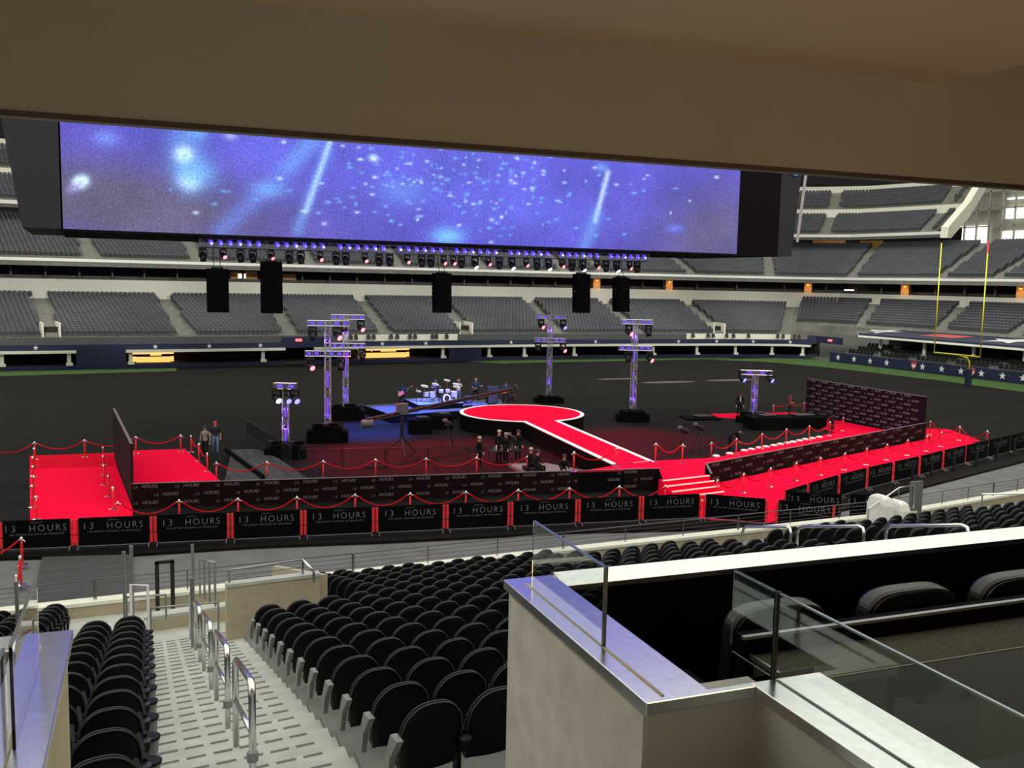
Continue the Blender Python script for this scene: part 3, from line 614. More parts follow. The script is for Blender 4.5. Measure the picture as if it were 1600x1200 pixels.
# truss towers
def tower(bx, by, top, bars, base_w, base_h, label, cells, heads_, dirv, led=led_viol, glow=True):
    r = thing('truss_tower', (bx, by, 0), label, 'tower', 'truss towers around the stage')
    m_ = MB(); truss_tubes(m_, (bx, by, base_h*.3), (bx, by, top), .30, .42); m_.build('column', truss_m, r)
    dv = Vector(dirv).normalized()
    for (z, u0, u1) in bars:
        m_ = MB(); truss_tubes(m_, Vector((bx, by, z))+dv*u0, Vector((bx, by, z))+dv*u1, .30, .42); m_.build('crossbar', truss_m, r)
        m_ = MB(); L = u1-u0; n_ = int(L/.42)
        for i in range(n_):
            u = u0+L*(i+.5)/n_
            if abs(u) < .2: continue
            c = Vector((bx, by, z))+dv*u; m_.box(c, (.26, .12, .16), led, dv, Vector((-dv.y, dv.x, 0)))
        m_.build('led_strip', led, r)
    for (z0, z1) in cells:
        m_ = MB(); m_.box((bx, by, (z0+z1)/2), (.10, .10, z1-z0), led); m_.build('light_tube', led, r)
    m_ = MB(); a = Vector((math.cos(.3), -math.sin(.3), 0)); b_ = Vector((math.sin(.3), math.cos(.3), 0))
    m_.box((bx, by, base_h*.5), (base_w, base_w*.8, base_h), blk_fabric, a, b_)
    for q in range(6): m_.box((bx+(random.random()-.5)*base_w*.9, by+(random.random()-.5)*base_w*.7, base_h+.08), (.5, .3, .18), blk_fabric if q % 2 else blk_metal, a, b_)
    for q in (-1, 1): m_.box(Vector((bx, by, base_h*.35))+a*q*base_w*.55, (.5, base_w*.6, base_h*.7), blk_fabric, a, b_)
    m_.build('ballast_base', blk_fabric, r, bevel=.03)
    for i, (z, u, lens, lab) in enumerate(heads_):
        c = Vector((bx, by, z-.16))+dv*u; moving_head(c.x, c.y, c.z, {'r': lens_red, 'w': lens_wht, 'b': lens_blu, 'd': None}[lens], .5 if lens != 'd' else 1.3, lab, 'lamps on the truss towers', 1.15, yaw=.4)
    if glow:
        lamp('POINT', 'tower_glow_light', (bx, by-.05, 1.6), (.25, .08, 1), 22, .12); lamp('POINT', 'tower_glow_light', (bx, by, top-1.2), (.28, .1, 1), 16, .12)  # point lamps added inside the column to simulate its violet glow
    return r
DL = (math.cos(math.radians(14)), -math.sin(math.radians(14)), 0)
tower(12.75, 54.7, 7.1, [(6.97, -1.15, 1.25), (5.2, -1.28, 1.32)], 1.7, 1.0, 'tall truss tower left of the stage, nearer of the two, two crossbars', [(1.4, 2.6), (3.2, 4.2)],
      [(6.97, -.85, 'd', 'unlit lamp hanging at the top left of the nearer left tower'), (6.97, .55, 'r', 'red lit lamp under the top bar of the nearer left tower'), (5.2, -1.0, 'r', 'red lit lamp under the lower bar of the nearer left tower'), (5.2, .75, 'd', 'unlit lamp under the lower bar of the nearer left tower')], DL)
tower(15.97, 63.2, 7.12, [(6.98, -1.0, 1.25), (5.05, -.95, 1.3)], 1.9, .9, 'tall truss tower left of the stage, farther of the two, two crossbars', [(1.2, 2.2), (2.9, 4.4)],
      [(6.98, 1.0, 'r', 'red lit lamp under the top bar of the farther left tower'), (6.98, -.1, 'd', 'unlit lamp by the column of the farther left tower'), (5.05, 1.1, 'd', 'unlit lamp under the lower bar of the farther left tower')], DL)
DR = (math.cos(math.radians(26)), -math.sin(math.radians(26)), 0)
tower(33.83, 68.0, 6.95, [(6.85, -1.15, 1.2), (5.0, -1.25, 1.25)], 1.7, .5, 'tall truss tower behind the round stage with two crossbars', [(1.4, 2.0), (3.0, 3.4)],
      [(6.85, -.75, 'r', 'red lit lamp under the top bar of the tower behind the round stage'), (6.85, 1.0, 'b', 'blue lamp under the top bar of the tower behind the round stage'), (5.0, 1.05, 'r', 'red lit lamp under the lower bar of the tower behind the round stage'), (5.0, -.95, 'd', 'unlit lamp under the lower bar of the tower behind the round stage')], DR)
tower(34.87, 56.8, 7.12, [(6.98, -.95, 1.2), (5.15, -1.1, 1.2)], 1.6, .75, 'tall truss tower right of the round stage with two crossbars', [(1.6, 2.8), (4.2, 5.0), (3.1, 3.5)],
      [(6.98, -.45, 'r', 'red lit lamp under the top bar of the right tower'), (6.98, .9, 'd', 'unlit lamp under the top bar of the right tower'), (5.15, 1.05, 'r', 'red lit lamp under the lower bar of the right tower'), (5.15, -.45, 'd', 'unlit lamp under the lower bar of the right tower')], DR)
tower(9.5, 50.45, 3.75, [(3.85, -.6, .6)], 1.5, .75, 'short truss tower at the left with blue lamps on top', [(.9, 1.5), (2.2, 2.6)],
      [(3.9, -.5, 'w', 'bright blue white lamp on the short left tower, the leftmost'), (3.9, .05, 'b', 'blue lamp on the short left tower, the middle one'), (3.9, .5, 'b', 'blue lamp on the short left tower, the rightmost')], (math.cos(.5), -math.sin(.5), 0))
tower(43.03, 53.8, 3.45, [(3.55, -1.05, 1.15)], 1.6, .6, 'short truss tower at the right beside the suited man', [(.7, 1.7), (2.1, 2.7)],
      [(3.85, -.95, 'b', 'blue lamp at the left end of the short right tower bar'), (3.85, 1.0, 'b', 'blue lamp at the right end of the short right tower bar')], DR)
# rig colours on floor and stage; the high spots are added in free air
for (x, y, z, tx, ty, c, p_, a) in ((14, 53.6, 7.6, 16.0, 50.5, (1, .03, .06), 5000, 95), (17.5, 61.8, 7.6, 16.5, 58.6, (.05, .11, 1), 16000, 55), (22, 57, 14, 22.8, 63.3, (.30, .36, 1), 34000, 22), (19, 57, 14, 19.4, 62.3, (.08, .17, 1), 90000, 22), (25, 57, 14, 25.5, 63.3, (.12, .2, 1), 40000, 16),
                                 (33, 55.8, 7.6, 31, 50, (1, .03, .06), 4500, 85), (27, 57, 14, 26, 63.8, (.45, .42, 1), 12000, 20), (34.5, 66.6, 7.6, 37, 61, (.5, .55, 1), 500, 60), (14, 50.5, 5, 13.5, 48.0, (1, .03, .08), 260, 100), (14.5, 54, 7.6, 20, 48, (1, .05, .07), 4000, 75)):
    lamp('SPOT', 'rig_beam', (x, y, z), c, p_, .15, (tx, ty, 0), a, .8)

# ================================================================== STAGE, RUNWAY, CARPETS
CC = Vector((26.1, 56.4)); CR = 4.12
RD = Vector((23.95, 38.6)) - CC; RD.normalize(); RN = Vector((-RD.y, RD.x))   # runway direction and its sideways vector
hw = 1.18
# round stage with runway: dark skirt, red top, white border
rs = thing('round_stage', (CC.x, CC.y, 0), 'round red stage with white border and straight runway leading to the steps', 'stage')
th0 = math.asin(hw/CR); angR = math.atan2(RD.y, RD.x)
def outline(off):
    R = CR-off; h = hw-off; t0 = math.asin(h/R); pts = []
    for q in np.linspace(angR+t0, angR+2*math.pi-t0, 56): pts.append((CC.x+R*math.cos(q), CC.y+R*math.sin(q)))
    e1 = CC+RD*17.9-RN*h; e2 = CC+RD*17.4+RN*h
    pts += [(e1.x, e1.y), (e2.x, e2.y)]
    return pts
o0, o1 = outline(0), outline(.26)
m_ = MB(); m_.prism(o0, 0, .98, blk_fabric); m_.build('skirt', blk_fabric, rs)
m_ = MB(); n_ = len(o0)
for zz in (1.0,):
    vs = [(p[0], p[1], zz) for p in o0]+[(p[0], p[1], zz) for p in o1]+[(p[0], p[1], zz-.05) for p in o0]
    fs = [((i+1) % n_, i, n_+i, n_+(i+1) % n_) for i in range(n_) if i != n_-2]+[(i, (i+1) % n_, 2*n_+(i+1) % n_, 2*n_+i) for i in range(n_)]
    m_.add(vs, fs, white_edge)
m_.build('white_border', white_edge, rs)
m_ = MB(); m_.prism(o1, .97, .999, red_carpet); m_.build('red_top', red_carpet, rs)

# centre platform behind the steps (deck at one metre) with ramp to the right carpet
P = lambda px, py, z: atz(px, py, z).xy
d0 = P(903, 737, 1); d1 = P(965, 726, 1); d2 = P(1022, 720, 1); d3 = P(1112, 714, 1); d4 = P(1103, 726, 1); d5 = (25.75, 37.0); d6 = (24.5, 37.02)
cp = thing('centre_platform', (25, 38, 0), 'raised red carpeted platform behind the red steps', 'platform')
m_ = MB(); m_.prism([tuple(d0), tuple(d1), tuple(d2), (28.6, 38.7), (27.2, 37.45), (25.9, 35.0), (22.5, 34.75), (24.44, 37.0)][:5]+[(25.7, 35.4), (23.2, 35.0), (24.3, 37.05)], 0, .965, blk_fabric); m_.build('platform_base', blk_fabric, cp)
m_ = MB(); m_.prism([tuple(d0), tuple(d1), tuple(d2), (28.6, 38.7), (27.2, 37.45), (25.7, 35.4), (23.2, 35.0), (24.3, 37.05)], .965, .995, red_carpet); m_.build('carpet_top', red_carpet, cp)
ramp = MB(); rp0 = Vector((28.6, 38.7)); rp1 = Vector((27.25, 37.5)); q0 = Vector((33.0, 43.4)); q1 = Vector((34.5, 39.9))
ramp.add([(rp0.x, rp0.y, .99), (rp1.x, rp1.y, .99), (q1.x, q1.y, .02), (q0.x, q0.y, .02), (rp0.x, rp0.y, 0), (rp1.x, rp1.y, 0)], [(0, 1, 2, 3), (0, 3, 4), (1, 5, 2)], red_carpet)
tag(ramp.build('carpeted_ramp', red_carpet), 'red carpeted ramp going down from the platform behind the right banner', 'ramp')
# steps
s_top = [P(1037, 751, 1), P(1105, 743, 1)]
A = Vector((23.0, 35.05)); B = Vector((25.7, 35.35)); sd = (B-A).normalized(); sn = Vector((sd.y, -sd.x)); st = thing('red_steps', ((A.x+B.x)/2, (A.y+B.y)/2, 0), 'flight of red carpeted steps with white nosings', 'steps')
for i in range(5):
    z = 1.0-.19*i; c = (A+B)/2+sn*(.30*i+.15)+sd*(.02*i)
    m_ = MB(); m_.box((c.x, c.y, (z-.01)/2), ((B-A).length, .31, z-.01), red_carpet, (sd.x, sd.y, 0), (-sn.x, -sn.y, 0)); tr = m_.build('tread', red_carpet, st)
    c2 = (A+B)/2+sn*(.30*i+.29)+sd*(.02*i); m_ = MB(); m_.box((c2.x, c2.y, z-.012), ((B-A).length+.02, .05, .05), white_edge, (sd.x, sd.y, 0), (-sn.x, -sn.y, 0)); m_.build('nosing', white_edge, tr)
# carpets
def carpet(pts, z, m, label, name='red_carpet_strip'):
    mb = MB(); mb.prism(pts, z-.012, z, m); return tag(mb.build(name, m), label, 'carpet')
carpet([(-2.75, 51.1), (-2.2, 40.0), (-1.9, 36.6), (1.25, 36.1), (1.5, 41.0), (1.15, 50.6)], .018, red_carpet, 'wide red carpet at the far left running toward the barricades')
carpet([(-2.95, 54.9), (-2.75, 51.1), (1.15, 50.6), (1.15, 54.5)], .018, red_dark, 'darker red carpet band at the back of the left carpet')
carpet([(1.3, 55.0), (4.75, 54.6), (5.6, 44.5), (5.4, 41.3), (1.6, 42)], .018, red_carpet, 'red carpet between the dark left panel and the two men')
carpet([(22.0, 34.3), (23.2, 34.6), (25.9, 34.9), (27.4, 37.2), (38, 40.7), (50, 44.4), (51.4, 42.2), (44, 39.5), (41.3, 36.6), (33.8, 34.1), (28.2, 32.3), (26.3, 30.6), (25.2, 30.2), (23.2, 31.4)], .018, red_carpet, 'long red carpet in front of the right banner beside the barricades')
carpet([(33.0, 43.6), (34.23, 44.2), (42.06, 46.95), (45.4, 48.2), (46.5, 52.5), (42.0, 56.5), (42.6, 58.3), (49.6, 57.2), (49.8, 45.6), (49.6, 44.9), (34.4, 39.95)], .018, red_carpet, 'red carpet behind the right banner reaching the tall logo wall')
carpet([(49.9, 45.0), (50.1, 49.5), (54.5, 47), (52.3, 42.6), (50.2, 42.3)], .016, red_carpet, 'small red carpet area right of the tall logo wall')

# low banners and tall logo walls
def logo_wall(p, q, z0, z1, th, m, label, logos, lm, backlabel=None, small=.30, rows=3, dx=1.55, bevel_m=None, wide=1.0, name='logo_banner', trim=True):
    p = Vector(p); q = Vector(q); d = (q-p); L = d.length; d.normalize(); nrm = Vector((d.y, -d.x))
    r = thing(name, ((p.x+q.x)/2, (p.y+q.y)/2, z0), label, 'banner')
    m_ = MB(); m_.wall(p, q, z0, z1, th, m); m_.build('panel', m, r)
    if trim: m_ = MB(); m_.wall(p, q, z1, z1+.025, th+.02, mat('pale_top_edge', (.14, .13, .135), .5)); m_.build('top_edge', None, r)
    if logos:
        off = nrm*(th/2+.012)
        for rr_ in range(rows):
            z = z1-(z1-z0)*(rr_+.5)/rows+.04; x = .55+(.5*dx if rr_ % 2 else 0)
            while x < L-.5:
                c = p+d*x+off; a3 = (d.x, d.y, 0); m_ = MB()
                put_text(m_, '13', (c.x-d.x*.44*wide, c.y-d.y*.44*wide, z-.02), a3, (0, 0, 1), small*.55, lm, 1.1, .25, .01)
                put_text(m_, 'HOURS', (c.x+d.x*.13*wide, c.y+d.y*.13*wide, z+.015), a3, (0, 0, 1), small*.62, lm, 1.0, .25, .012)
                m_.build('logo', lm, r); x += dx
    return r
logo_wall((1.5, 41.2), (24.4, 37.05), 0, 1.02, .08, banner, 'long low dark banner wall with small repeated 13 HOURS logos, left of the steps', True, letter_dim, rows=3, dx=1.62)
logo_wall((26.0, 35.3), (27.2, 37.35), 0, 1.0, .08, banner, 'short end section of dark banner beside the right of the steps', False, letter_dim)
logo_wall((27.2, 37.35), (49.6, 44.6), 0, 1.02, .08, banner, 'long low dark banner wall with 13 HOURS logos, right of the steps', True, letter_dim, rows=3, dx=1.9)
logo_wall((50.25, 56.6), (49.85, 44.9), 0, 2.66, .12, banner_bk, 'tall dark logo wall covered in small 13 HOURS marks at the right end', True, mat('pale_lettering', (.30, .29, .32), .6), rows=9, dx=1.35, small=.30, wide=1.0, name='tall_logo_wall')
logo_wall((1.15, 53.4), (1.55, 42.0), 0, 2.55, .10, banner_bk, 'tall dark panel seen nearly edge on at the left end of the low banner', False, letter_dim, name='tall_dark_panel')

# grey decks between the left carpet and the pit
tl = thing('grey_deck', (7.5, 46, 0), 'low grey plank deck beside the two men with a black side rail', 'deck')
m_ = MB(); m_.prism([(5.6, 44.6), (7.0, 52.5), (8.3, 52.2), (8.9, 49.2), (9.3, 43.2)], 0, .22, deck_grey); m_.build('deck_top', deck_grey, tl)
m_ = MB(); m_.wall((6.6, 52), (7.3, 44.2), .2, .42, .12, blk_fabric); m_.build('side_rail', blk_fabric, tl)
tl = thing('grey_deck', (20.8, 43, 0), 'grey deck wedge beside the crew left of the runway', 'deck')
m_ = MB(); m_.prism([(19.8, 44.4), (21.8, 43.9), (22.9, 41.2), (21.0, 40.2), (19.6, 41.0)], 0, .18, mat('pale_deck', (.16, .15, .15), .7)); m_.build('deck_top', None, tl)
m_ = MB(); m_.prism([(10.5, 53), (22, 53.5), (24.2, 46), (23.6, 41.5), (10.5, 44.5)], .0, .02, mat('red_light_on_floor', (.020, .003, .005), .8, spec=.08)); tag(m_.build('pit_red_light'), 'dark red light on the black pit floor left of the runway', 'floor cover')  # thin sheet coloured as the dark red light on the black floor
m_ = MB(); m_.prism([(26.8, 53), (34, 53.5), (36.5, 47.5), (28.5, 43.7), (26.2, 44.5)], .0, .02, mat('red_light_on_floor', (.020, .003, .005), .8, spec=.08)); tag(m_.build('pit_red_light'), 'dark red light on the black pit floor right of the runway', 'floor cover')  # red light put into a coloured sheet on this side too

# footlights along the right carpet
k = 0
for px, py in ((1119, 712.5), (1140, 708.5), (1163, 704), (1174, 702), (1186, 699.5), (1197, 698), (1209, 696), (1219, 694), (1230, 692), (1239, 690.5), (1249, 688.5), (1258, 686.5), (1269, 685), (1280, 683)):
    p = atz(px, py, .03); m_ = MB(); m_.lathe([(.22, .0), (.22, .06), (.14, .10)], (p.x, p.y, .0), white_p, 10)
    tag(m_.build('carpet_footlight', white_p), 'small round white disc on the inner edge of the right carpet, %s' % from_left(14, k), 'disc', 'white discs along the carpet'); k += 1

# ------------------------------------------------------------------ stanchions and ropes
def make_stanchion():
    r = thing('rope_stanchion', (0, 0, 0), 'x', 'stanchion')
    m_ = MB(); m_.lathe([(.17, 0), (.17, .02), (.05, .05)], (0, 0, 0), chrome, 12); m_.build('base', chrome, r, smooth=False)
    m_ = MB(); m_.lathe([(.036, .04), (.036, .82)], (0, 0, 0), red_sleeve, 8); m_.build('pole', red_sleeve, r, smooth=True)
    m_ = MB(); m_.lathe([(.045, .80), (.045, .85), (.06, .88), (.045, .93), (.015, .955)], (0, 0, 0), chrome, 8)
    for a_ in (0, math.pi): m_.tube([(0, 0, .86), (.10*math.cos(a_), .10*math.sin(a_), .84), (.13*math.cos(a_), .13*math.sin(a_), .80)], .016, chrome, 5)
    m_.build('finial', chrome, r)
    return r
_proto = [make_stanchion()]; _used = [False]
def stanchion_row(pts, desc, gname, ropes=True, sag=.30, rope_ends=True):
    n_ = len(pts)
    for i, p in enumerate(pts):
        q = pts[min(i+1, n_-1)]; o = pts[max(i-1, 0)]; rz = math.atan2(q[1]-o[1], q[0]-o[0])
        lab = 'chrome topped red stanchion %s, %s' % (desc, from_left(n_, i))
        if not _used[0]:
            s = _proto[0]; s.location = p; s.rotation_euler = (0, 0, rz); s['label'] = lab; s['group'] = gname; _used[0] = True
        else: copy_tree(_proto[0], p, rz, lab, gname)
        if ropes and i < n_-1:
            a = Vector(p)+Vector((0, 0, .84)); b = Vector(q)+Vector((0, 0, .84)); pp = []
            d_ = (b-a).normalized(); a += d_*.12; b -= d_*.12
            for t in np.linspace(0, 1, 13):
                v = a.lerp(b, t); v.z -= sag*(1-(2*t-1)**2); pp.append(v)
            m_ = MB(); m_.tube(pp, .030, red_rope, 6)
            tag(m_.build('velvet_rope', red_rope, smooth=True), 'drooping red rope %s, %s' % (desc, from_left(n_-1, i)), 'rope', 'ropes: '+gname)
def zp(px, py, z): p = atz(px, py, z+.93); return (p.x, p.y, z)
def zb(px, py, z=0.): p = atz(px, py, z); return (p.x, p.y, z)
stanchion_row([zp(x, y, 0.) for x, y in ((184, 784), (280, 781), (372, 778.5), (464, 776), (555, 772), (641, 770), (728, 767.5), (810, 764.5), (890, 762), (968, 759), (1040, 758))], 'in front of the long left banner', 'stanchions before the left banner', sag=.42)
stanchion_row([zp(x, y, 0.) for x, y in ((338, 722), (417, 721), (505, 719.5), (587, 717), (666, 715.5), (745, 714), (824, 712.5))], 'behind the long left banner', 'stanchions behind the left banner', sag=.36)
stanchion_row([zp(897, 706, 1.), zp(964, 699, 1.)], 'on the platform left of the runway', 'stanchions left of the runway', sag=.4)
stanchion_row([zp(1025, 692.5, 1.), zp(1067, 694, 1.)], 'on the platform right of the runway', 'stanchions right of the runway', sag=.35)
stanchion_row([zp(x, y, 0.) for x, y in ((1112, 691), (1151, 685), (1191, 677.5), (1229, 670), (1265, 665), (1297, 659), (1318, 652))], 'along the inner edge of the right carpet', 'stanchions inside the right carpet', sag=.38)
stanchion_row([zb(x, y) for x, y in ((1120, 781), (1161, 770), (1203, 760.5), (1243, 751), (1281, 742.5), (1319, 734.5), (1353, 726.5), (1385, 719), (1417, 711.5), (1447, 705), (1470, 698))], 'in front of the right banner', 'stanchions before the right banner', sag=.40)
stanchion_row([zp(x, y, 0.) for x, y in ((1454, 658), (1500, 666), (1543, 673))], 'beyond the end of the right banner', 'stanchions at the far right', sag=.5)
stanchion_row([zp(x, y, 0.) for x, y in ((-20, 698), (54, 690.5), (132, 687), (212, 682), (282, 679.5))], 'along the back of the left carpet', 'stanchions behind the left carpet', sag=.34)
stanchion_row([zb(x, y) for x, y in ((54, 729), (52, 744), (52, 760), (54, 777), (51, 793), (57, 812))], 'down the left edge of the left carpet', 'stanchions on the left carpet edge', sag=.25)
stanchion_row([zb(x, y) for x, y in ((162, 727), (162, 742), (163, 758), (170, 776), (177, 796))], 'down the right edge of the left carpet', 'stanchions on the left carpet right edge', sag=.25)
stanchion_row([zb(x, y) for x, y in ((299, 707), (311, 721), (324, 737))], 'beside the two walking men', 'stanchions by the two men', sag=.25)
stanchion_row([zb(x, y) for x, y in ((-60, 905), (35, 883), (33, 915), (27, 948))], 'near the bottom left behind the barricades', 'stanchions at bottom left', sag=.3)
stanchion_row([zb(x, y) for x, y in ((1208, 652), (1256, 648))], 'by the woman near the tall logo wall', 'stanchions by the tall logo wall', sag=.1)

# ------------------------------------------------------------------ crowd barricades
def barricade(p, q, label, group, sleeve=True, lm=letter, text=True, scale=1.):
    p = Vector(p); q = Vector(q); d = (q-p); L = d.length; d.normalize(); nr = Vector((d.y, -d.x)); a3 = (d.x, d.y, 0)
    r = thing('crowd_barricade', ((p.x+q.x)/2, (p.y+q.y)/2, 0), label, 'barricade', group)
    m_ = MB(); a = p+d*.16; b = q-d*.16
    m_.tube([(a.x, a.y, .08), (a.x, a.y, 1.02), (a.x+d.x*.06, a.y+d.y*.06, 1.08), (b.x-d.x*.06, b.y-d.y*.06, 1.08), (b.x, b.y, 1.02), (b.x, b.y, .08), (a.x, a.y, .08)], .021, dark_steel, 6)
    for t in np.linspace(0, 1, 14)[1:-1]: c = a.lerp(b, t); m_.tube([(c.x, c.y, .1), (c.x, c.y, 1.06)], .008, dark_steel, 4, False)
    m_.build('frame', dark_steel, r)
    a = p+d*.13; b = q-d*.13; m_ = MB(); m_.wall(a+nr*.0, b+nr*.0, .12, 1.10, .07, blk_fabric); m_.build('black_cover', blk_fabric, r, bevel=.02)
    c = (p+q)/2+nr*.05
    if text:
        m_ = MB(); o = (c.x-d.x*.84, c.y-d.y*.84, .80); put_text(m_, '13', o, a3, (0, 0, 1), .34, lm, 1.35, 0, -.018, 1.0)
        o = (c.x+d.x*.36, c.y+d.y*.36, .80); put_text(m_, 'HOURS', o, a3, (0, 0, 1), .34, lm, 1.28, 0, -.018, .92)
        put_text(m_, 'THE SECRET SOLDIERS OF BENGHAZI', (c.x, c.y, .60), a3, (0, 0, 1), .085, letter_dim, 1.25)
        put_text(m_, 'JANUARY 15', (c.x, c.y, 1.01), a3, (0, 0, 1), .06, letter_dim, 1.1)
        m_.build('lettering', lm, r)
    if sleeve:
        for e_, s_ in ((p, 1), (q, -1)):
            cc = e_+d*s_*.07; m_ = MB(); m_.tube([(cc.x, cc.y, .14), (cc.x, cc.y, 1.04)], .05, red_sleeve, 8); m_.tube([(cc.x, cc.y, .5), (cc.x, cc.y, .53)], .053, blk_metal, 8); m_.build('red_sleeve', red_sleeve, r, smooth=False)
    for e_, s_ in ((p, 1), (q, -1)):
        cc = e_+d*s_*.14; m_ = MB(); m_.tube([(cc.x+nr.x*.30, cc.y+nr.y*.30, .02), (cc.x+nr.x*.04, cc.y+nr.y*.04, .12), (cc.x-nr.x*.30, cc.y-nr.y*.30, .02)], .022, steel_dull, 5); m_.build('foot', steel_dull, r)
    return r
bl = [atz(x, y, 0).xy for x, y in ((-118, 866.5), (0, 861), (117, 857.5), (240, 852), (360, 846), (474, 841), (585, 835), (695, 830), (797, 826), (900, 820), (998, 815), (1093, 811))]
# straight run fitted through the footings
P0 = Vector((-3.1, 36.05)); P1 = Vector((22.83, 31.66)); nb = 11
xs_b = [bl[i].x for i in range(12)]
for i in range(11):
    a = P0.lerp(P1, (xs_b[i]-P0.x)/(P1.x-P0.x)); b = P0.lerp(P1, (xs_b[i+1]-P0.x)/(P1.x-P0.x))
    barricade(a, b, 'black covered barricade reading 13 HOURS in the long left row, %s' % from_left(11, i), 'left row of barricades')
barricade((22.9, 31.6), (24.9, 29.9), 'black covered barricade turned away at the end of the left row', 'turning barricades')
barricade((25.1, 29.75), (26.9, 28.3), 'second turned barricade continuing toward the near stand', 'turning barricades', sleeve=True)
br_ = [atz(x, y, 1.08).xy for x, y in ((1225, 768), (1262, 756), (1311, 742), (1355, 731), (1396, 722), (1437, 713), (1474, 704), (1510, 696), (1545, 688), (1580, 680), (1616, 672))]
for i in range(10): barricade(br_[i], br_[i+1], 'black covered barricade with 13 HOURS lettering in the right row, %s' % from_left(10, i), 'right row of barricades', sleeve=i < 7, lm=letter if i < 7 else letter_dim)
barricade(br_[0]+Vector((.05, -.1)), (28.6, 29.6), 'barricade angled back at the near end of the right row', 'turning barricades', sleeve=False)
barricade((28.7, 29.55), (30.6, 28.9), 'barricade angled back behind the near stand rail', 'turning barricades', sleeve=False)
# black fence posts carrying the run of barricades at right
k = 0
for px, py in ((1425, 745), (1455, 738), (1490, 730), (1525, 722), (1557, 713), (1584, 706)):
    p = atz(px, py+6, 0); m_ = MB(); m_.tube([(p.x, p.y, 0), (p.x, p.y, 1.0)], .07, blk_metal, 6); tag(m_.build('black_bollard', blk_metal), 'black post below the right barricades, %s' % from_left(6, k), 'post', 'black posts at right'); k += 1
# bare bike-rack barriers inside the pit
def bike_rack(p, q, label, group='bare metal barriers', m=blk_metal, h=1.05, legs=True, bars=18):
    p = Vector(p); q = Vector(q); d = (q-p).normalized(); r = thing('metal_barrier', ((p.x+q.x)/2, (p.y+q.y)/2, 0), label, 'barrier', group)
    m_ = MB(); m_.tube([(p.x, p.y, .02), (p.x, p.y, h-.05), (p.x+d.x*.06, p.y+d.y*.06, h), (q.x-d.x*.06, q.y-d.y*.06, h), (q.x, q.y, h-.05), (q.x, q.y, .02)], .024, m, 5); m_.tube([(p.x, p.y, .16), (q.x, q.y, .16)], .02, m, 5); m_.build('frame', m, r)
    m_ = MB()
    for t in np.linspace(0, 1, bars+2)[1:-1]: c = p.lerp(q, t); m_.tube([(c.x, c.y, .16), (c.x, c.y, h)], .010, m, 4, False)
    m_.build('bars', m, r)
for i, (a, b) in enumerate((((8.55, 57.5), (8.75, 54.9)), ((8.75, 54.8), (8.95, 52.2)), ((8.95, 52.1), (9.3, 48.0)))):
    bike_rack(a, b, 'black barrier running back from the short left tower, %s' % ('farthest', 'middle', 'nearest')[i], m=blk_metal, bars=26)
for i in range(4):
    a = Vector((9.5, 46.9))+(Vector((17.9, 45.0))-Vector((9.5, 46.9)))*(i/4); b = Vector((9.5, 46.9))+(Vector((17.9, 45.0))-Vector((9.5, 46.9)))*((i+.97)/4); bike_rack(a, b, 'bare dark barrier behind the left banner ropes, %s' % from_left(4, i))
for i, (a, b) in enumerate((((44.2, 55.5), (46.2, 53.9)), ((46.3, 53.8), (46.6, 51.4)), ((46.6, 51.3), (46.0, 49.0)), ((45.9, 48.9), (44.9, 48.3)))):
    bike_rack(a, b, 'bare black barrier in front of the tall logo wall, %s' % ('farthest', 'second from farthest', 'second from nearest', 'nearest')[i])
# black draped equipment mass by the right tower
for i, (x, y, w, d_, h, lab) in enumerate(((45.0, 51.2, 3.2, 1.6, .75, 'low black draped table right of the short right tower'), (41.9, 51.2, 2.4, 1.5, .85, 'black draped case in front of the short right tower'), (40.4, 56.5, 2.6, 1.8, .12, 'flat black mat left of the suited man'), (20.9, 57.6, 1.4, 1.1, .9, 'black equipment case left of the round stage'), (19.0, 56.4, 1.5, 1.3, .9, 'black monitor desk under the camera crane'))):
    m_ = MB(); m_.box((x, y, h/2), (w, d_, h), blk_fabric, (math.cos(.25), -math.sin(.25), 0), (math.sin(.25), math.cos(.25), 0)); m_.box((x+.2, y, h+.06), (w*.5, d_*.5, .12), blk_metal); tag(m_.build('draped_equipment', blk_fabric, bevel=.05), lab, 'equipment')

# ------------------------------------------------------------------ band stage
blue_ply = mat('stage_laminate', (.07, .08, .15), .6, spec=.15, var=.5, scale=1.2, stretch=(.35, 3.5, 1))
bs = thing('band_stage', (22, 63, 0), 'low band stage under blue light with dark sides', 'stage')
m_ = MB(); m_.prism([(18.4, 60.4), (22.4, 60.9), (27.5, 61.6), (28.8, 66.4), (17.9, 65.6)], 0, .56, blk_fabric); m_.build('skirt', blk_fabric, bs)
m_ = MB(); m_.prism([(18.4, 60.4), (22.4, 60.9), (27.5, 61.6), (28.8, 66.4), (17.9, 65.6)], .56, .60, blue_ply); m_.build('deck', blue_ply, bs)
ds = thing('drum_riser', (22.5, 63.5, .6), 'small raised platform carrying the drum kit', 'riser')
m_ = MB(); m_.prism([(20.75, 61.9), (24.2, 62.2), (24.3, 65.4), (20.8, 65.4)], .6, .97, blk_fabric); m_.build('skirt', blk_fabric, ds)
m_ = MB(); m_.prism([(20.75, 61.9), (24.2, 62.2), (24.3, 65.4), (20.8, 65.4)], .97, 1.0, mat('riser_carpet', (.14, .17, .30), .8, spec=.1)); m_.build('deck', None, ds)
shell = mat('drum_shell', (.55, .50, .62), .3, .3); headm = mat('drum_head', (.85, .85, .88), .5); cym = mat('cymbal_brass', (.85, .78, .62), .3, .9)
dk_ = thing('drum_kit', (22.7, 63.3, 1.0), 'drum kit with cymbals and dark bass drum on the blue lit riser', 'drums')
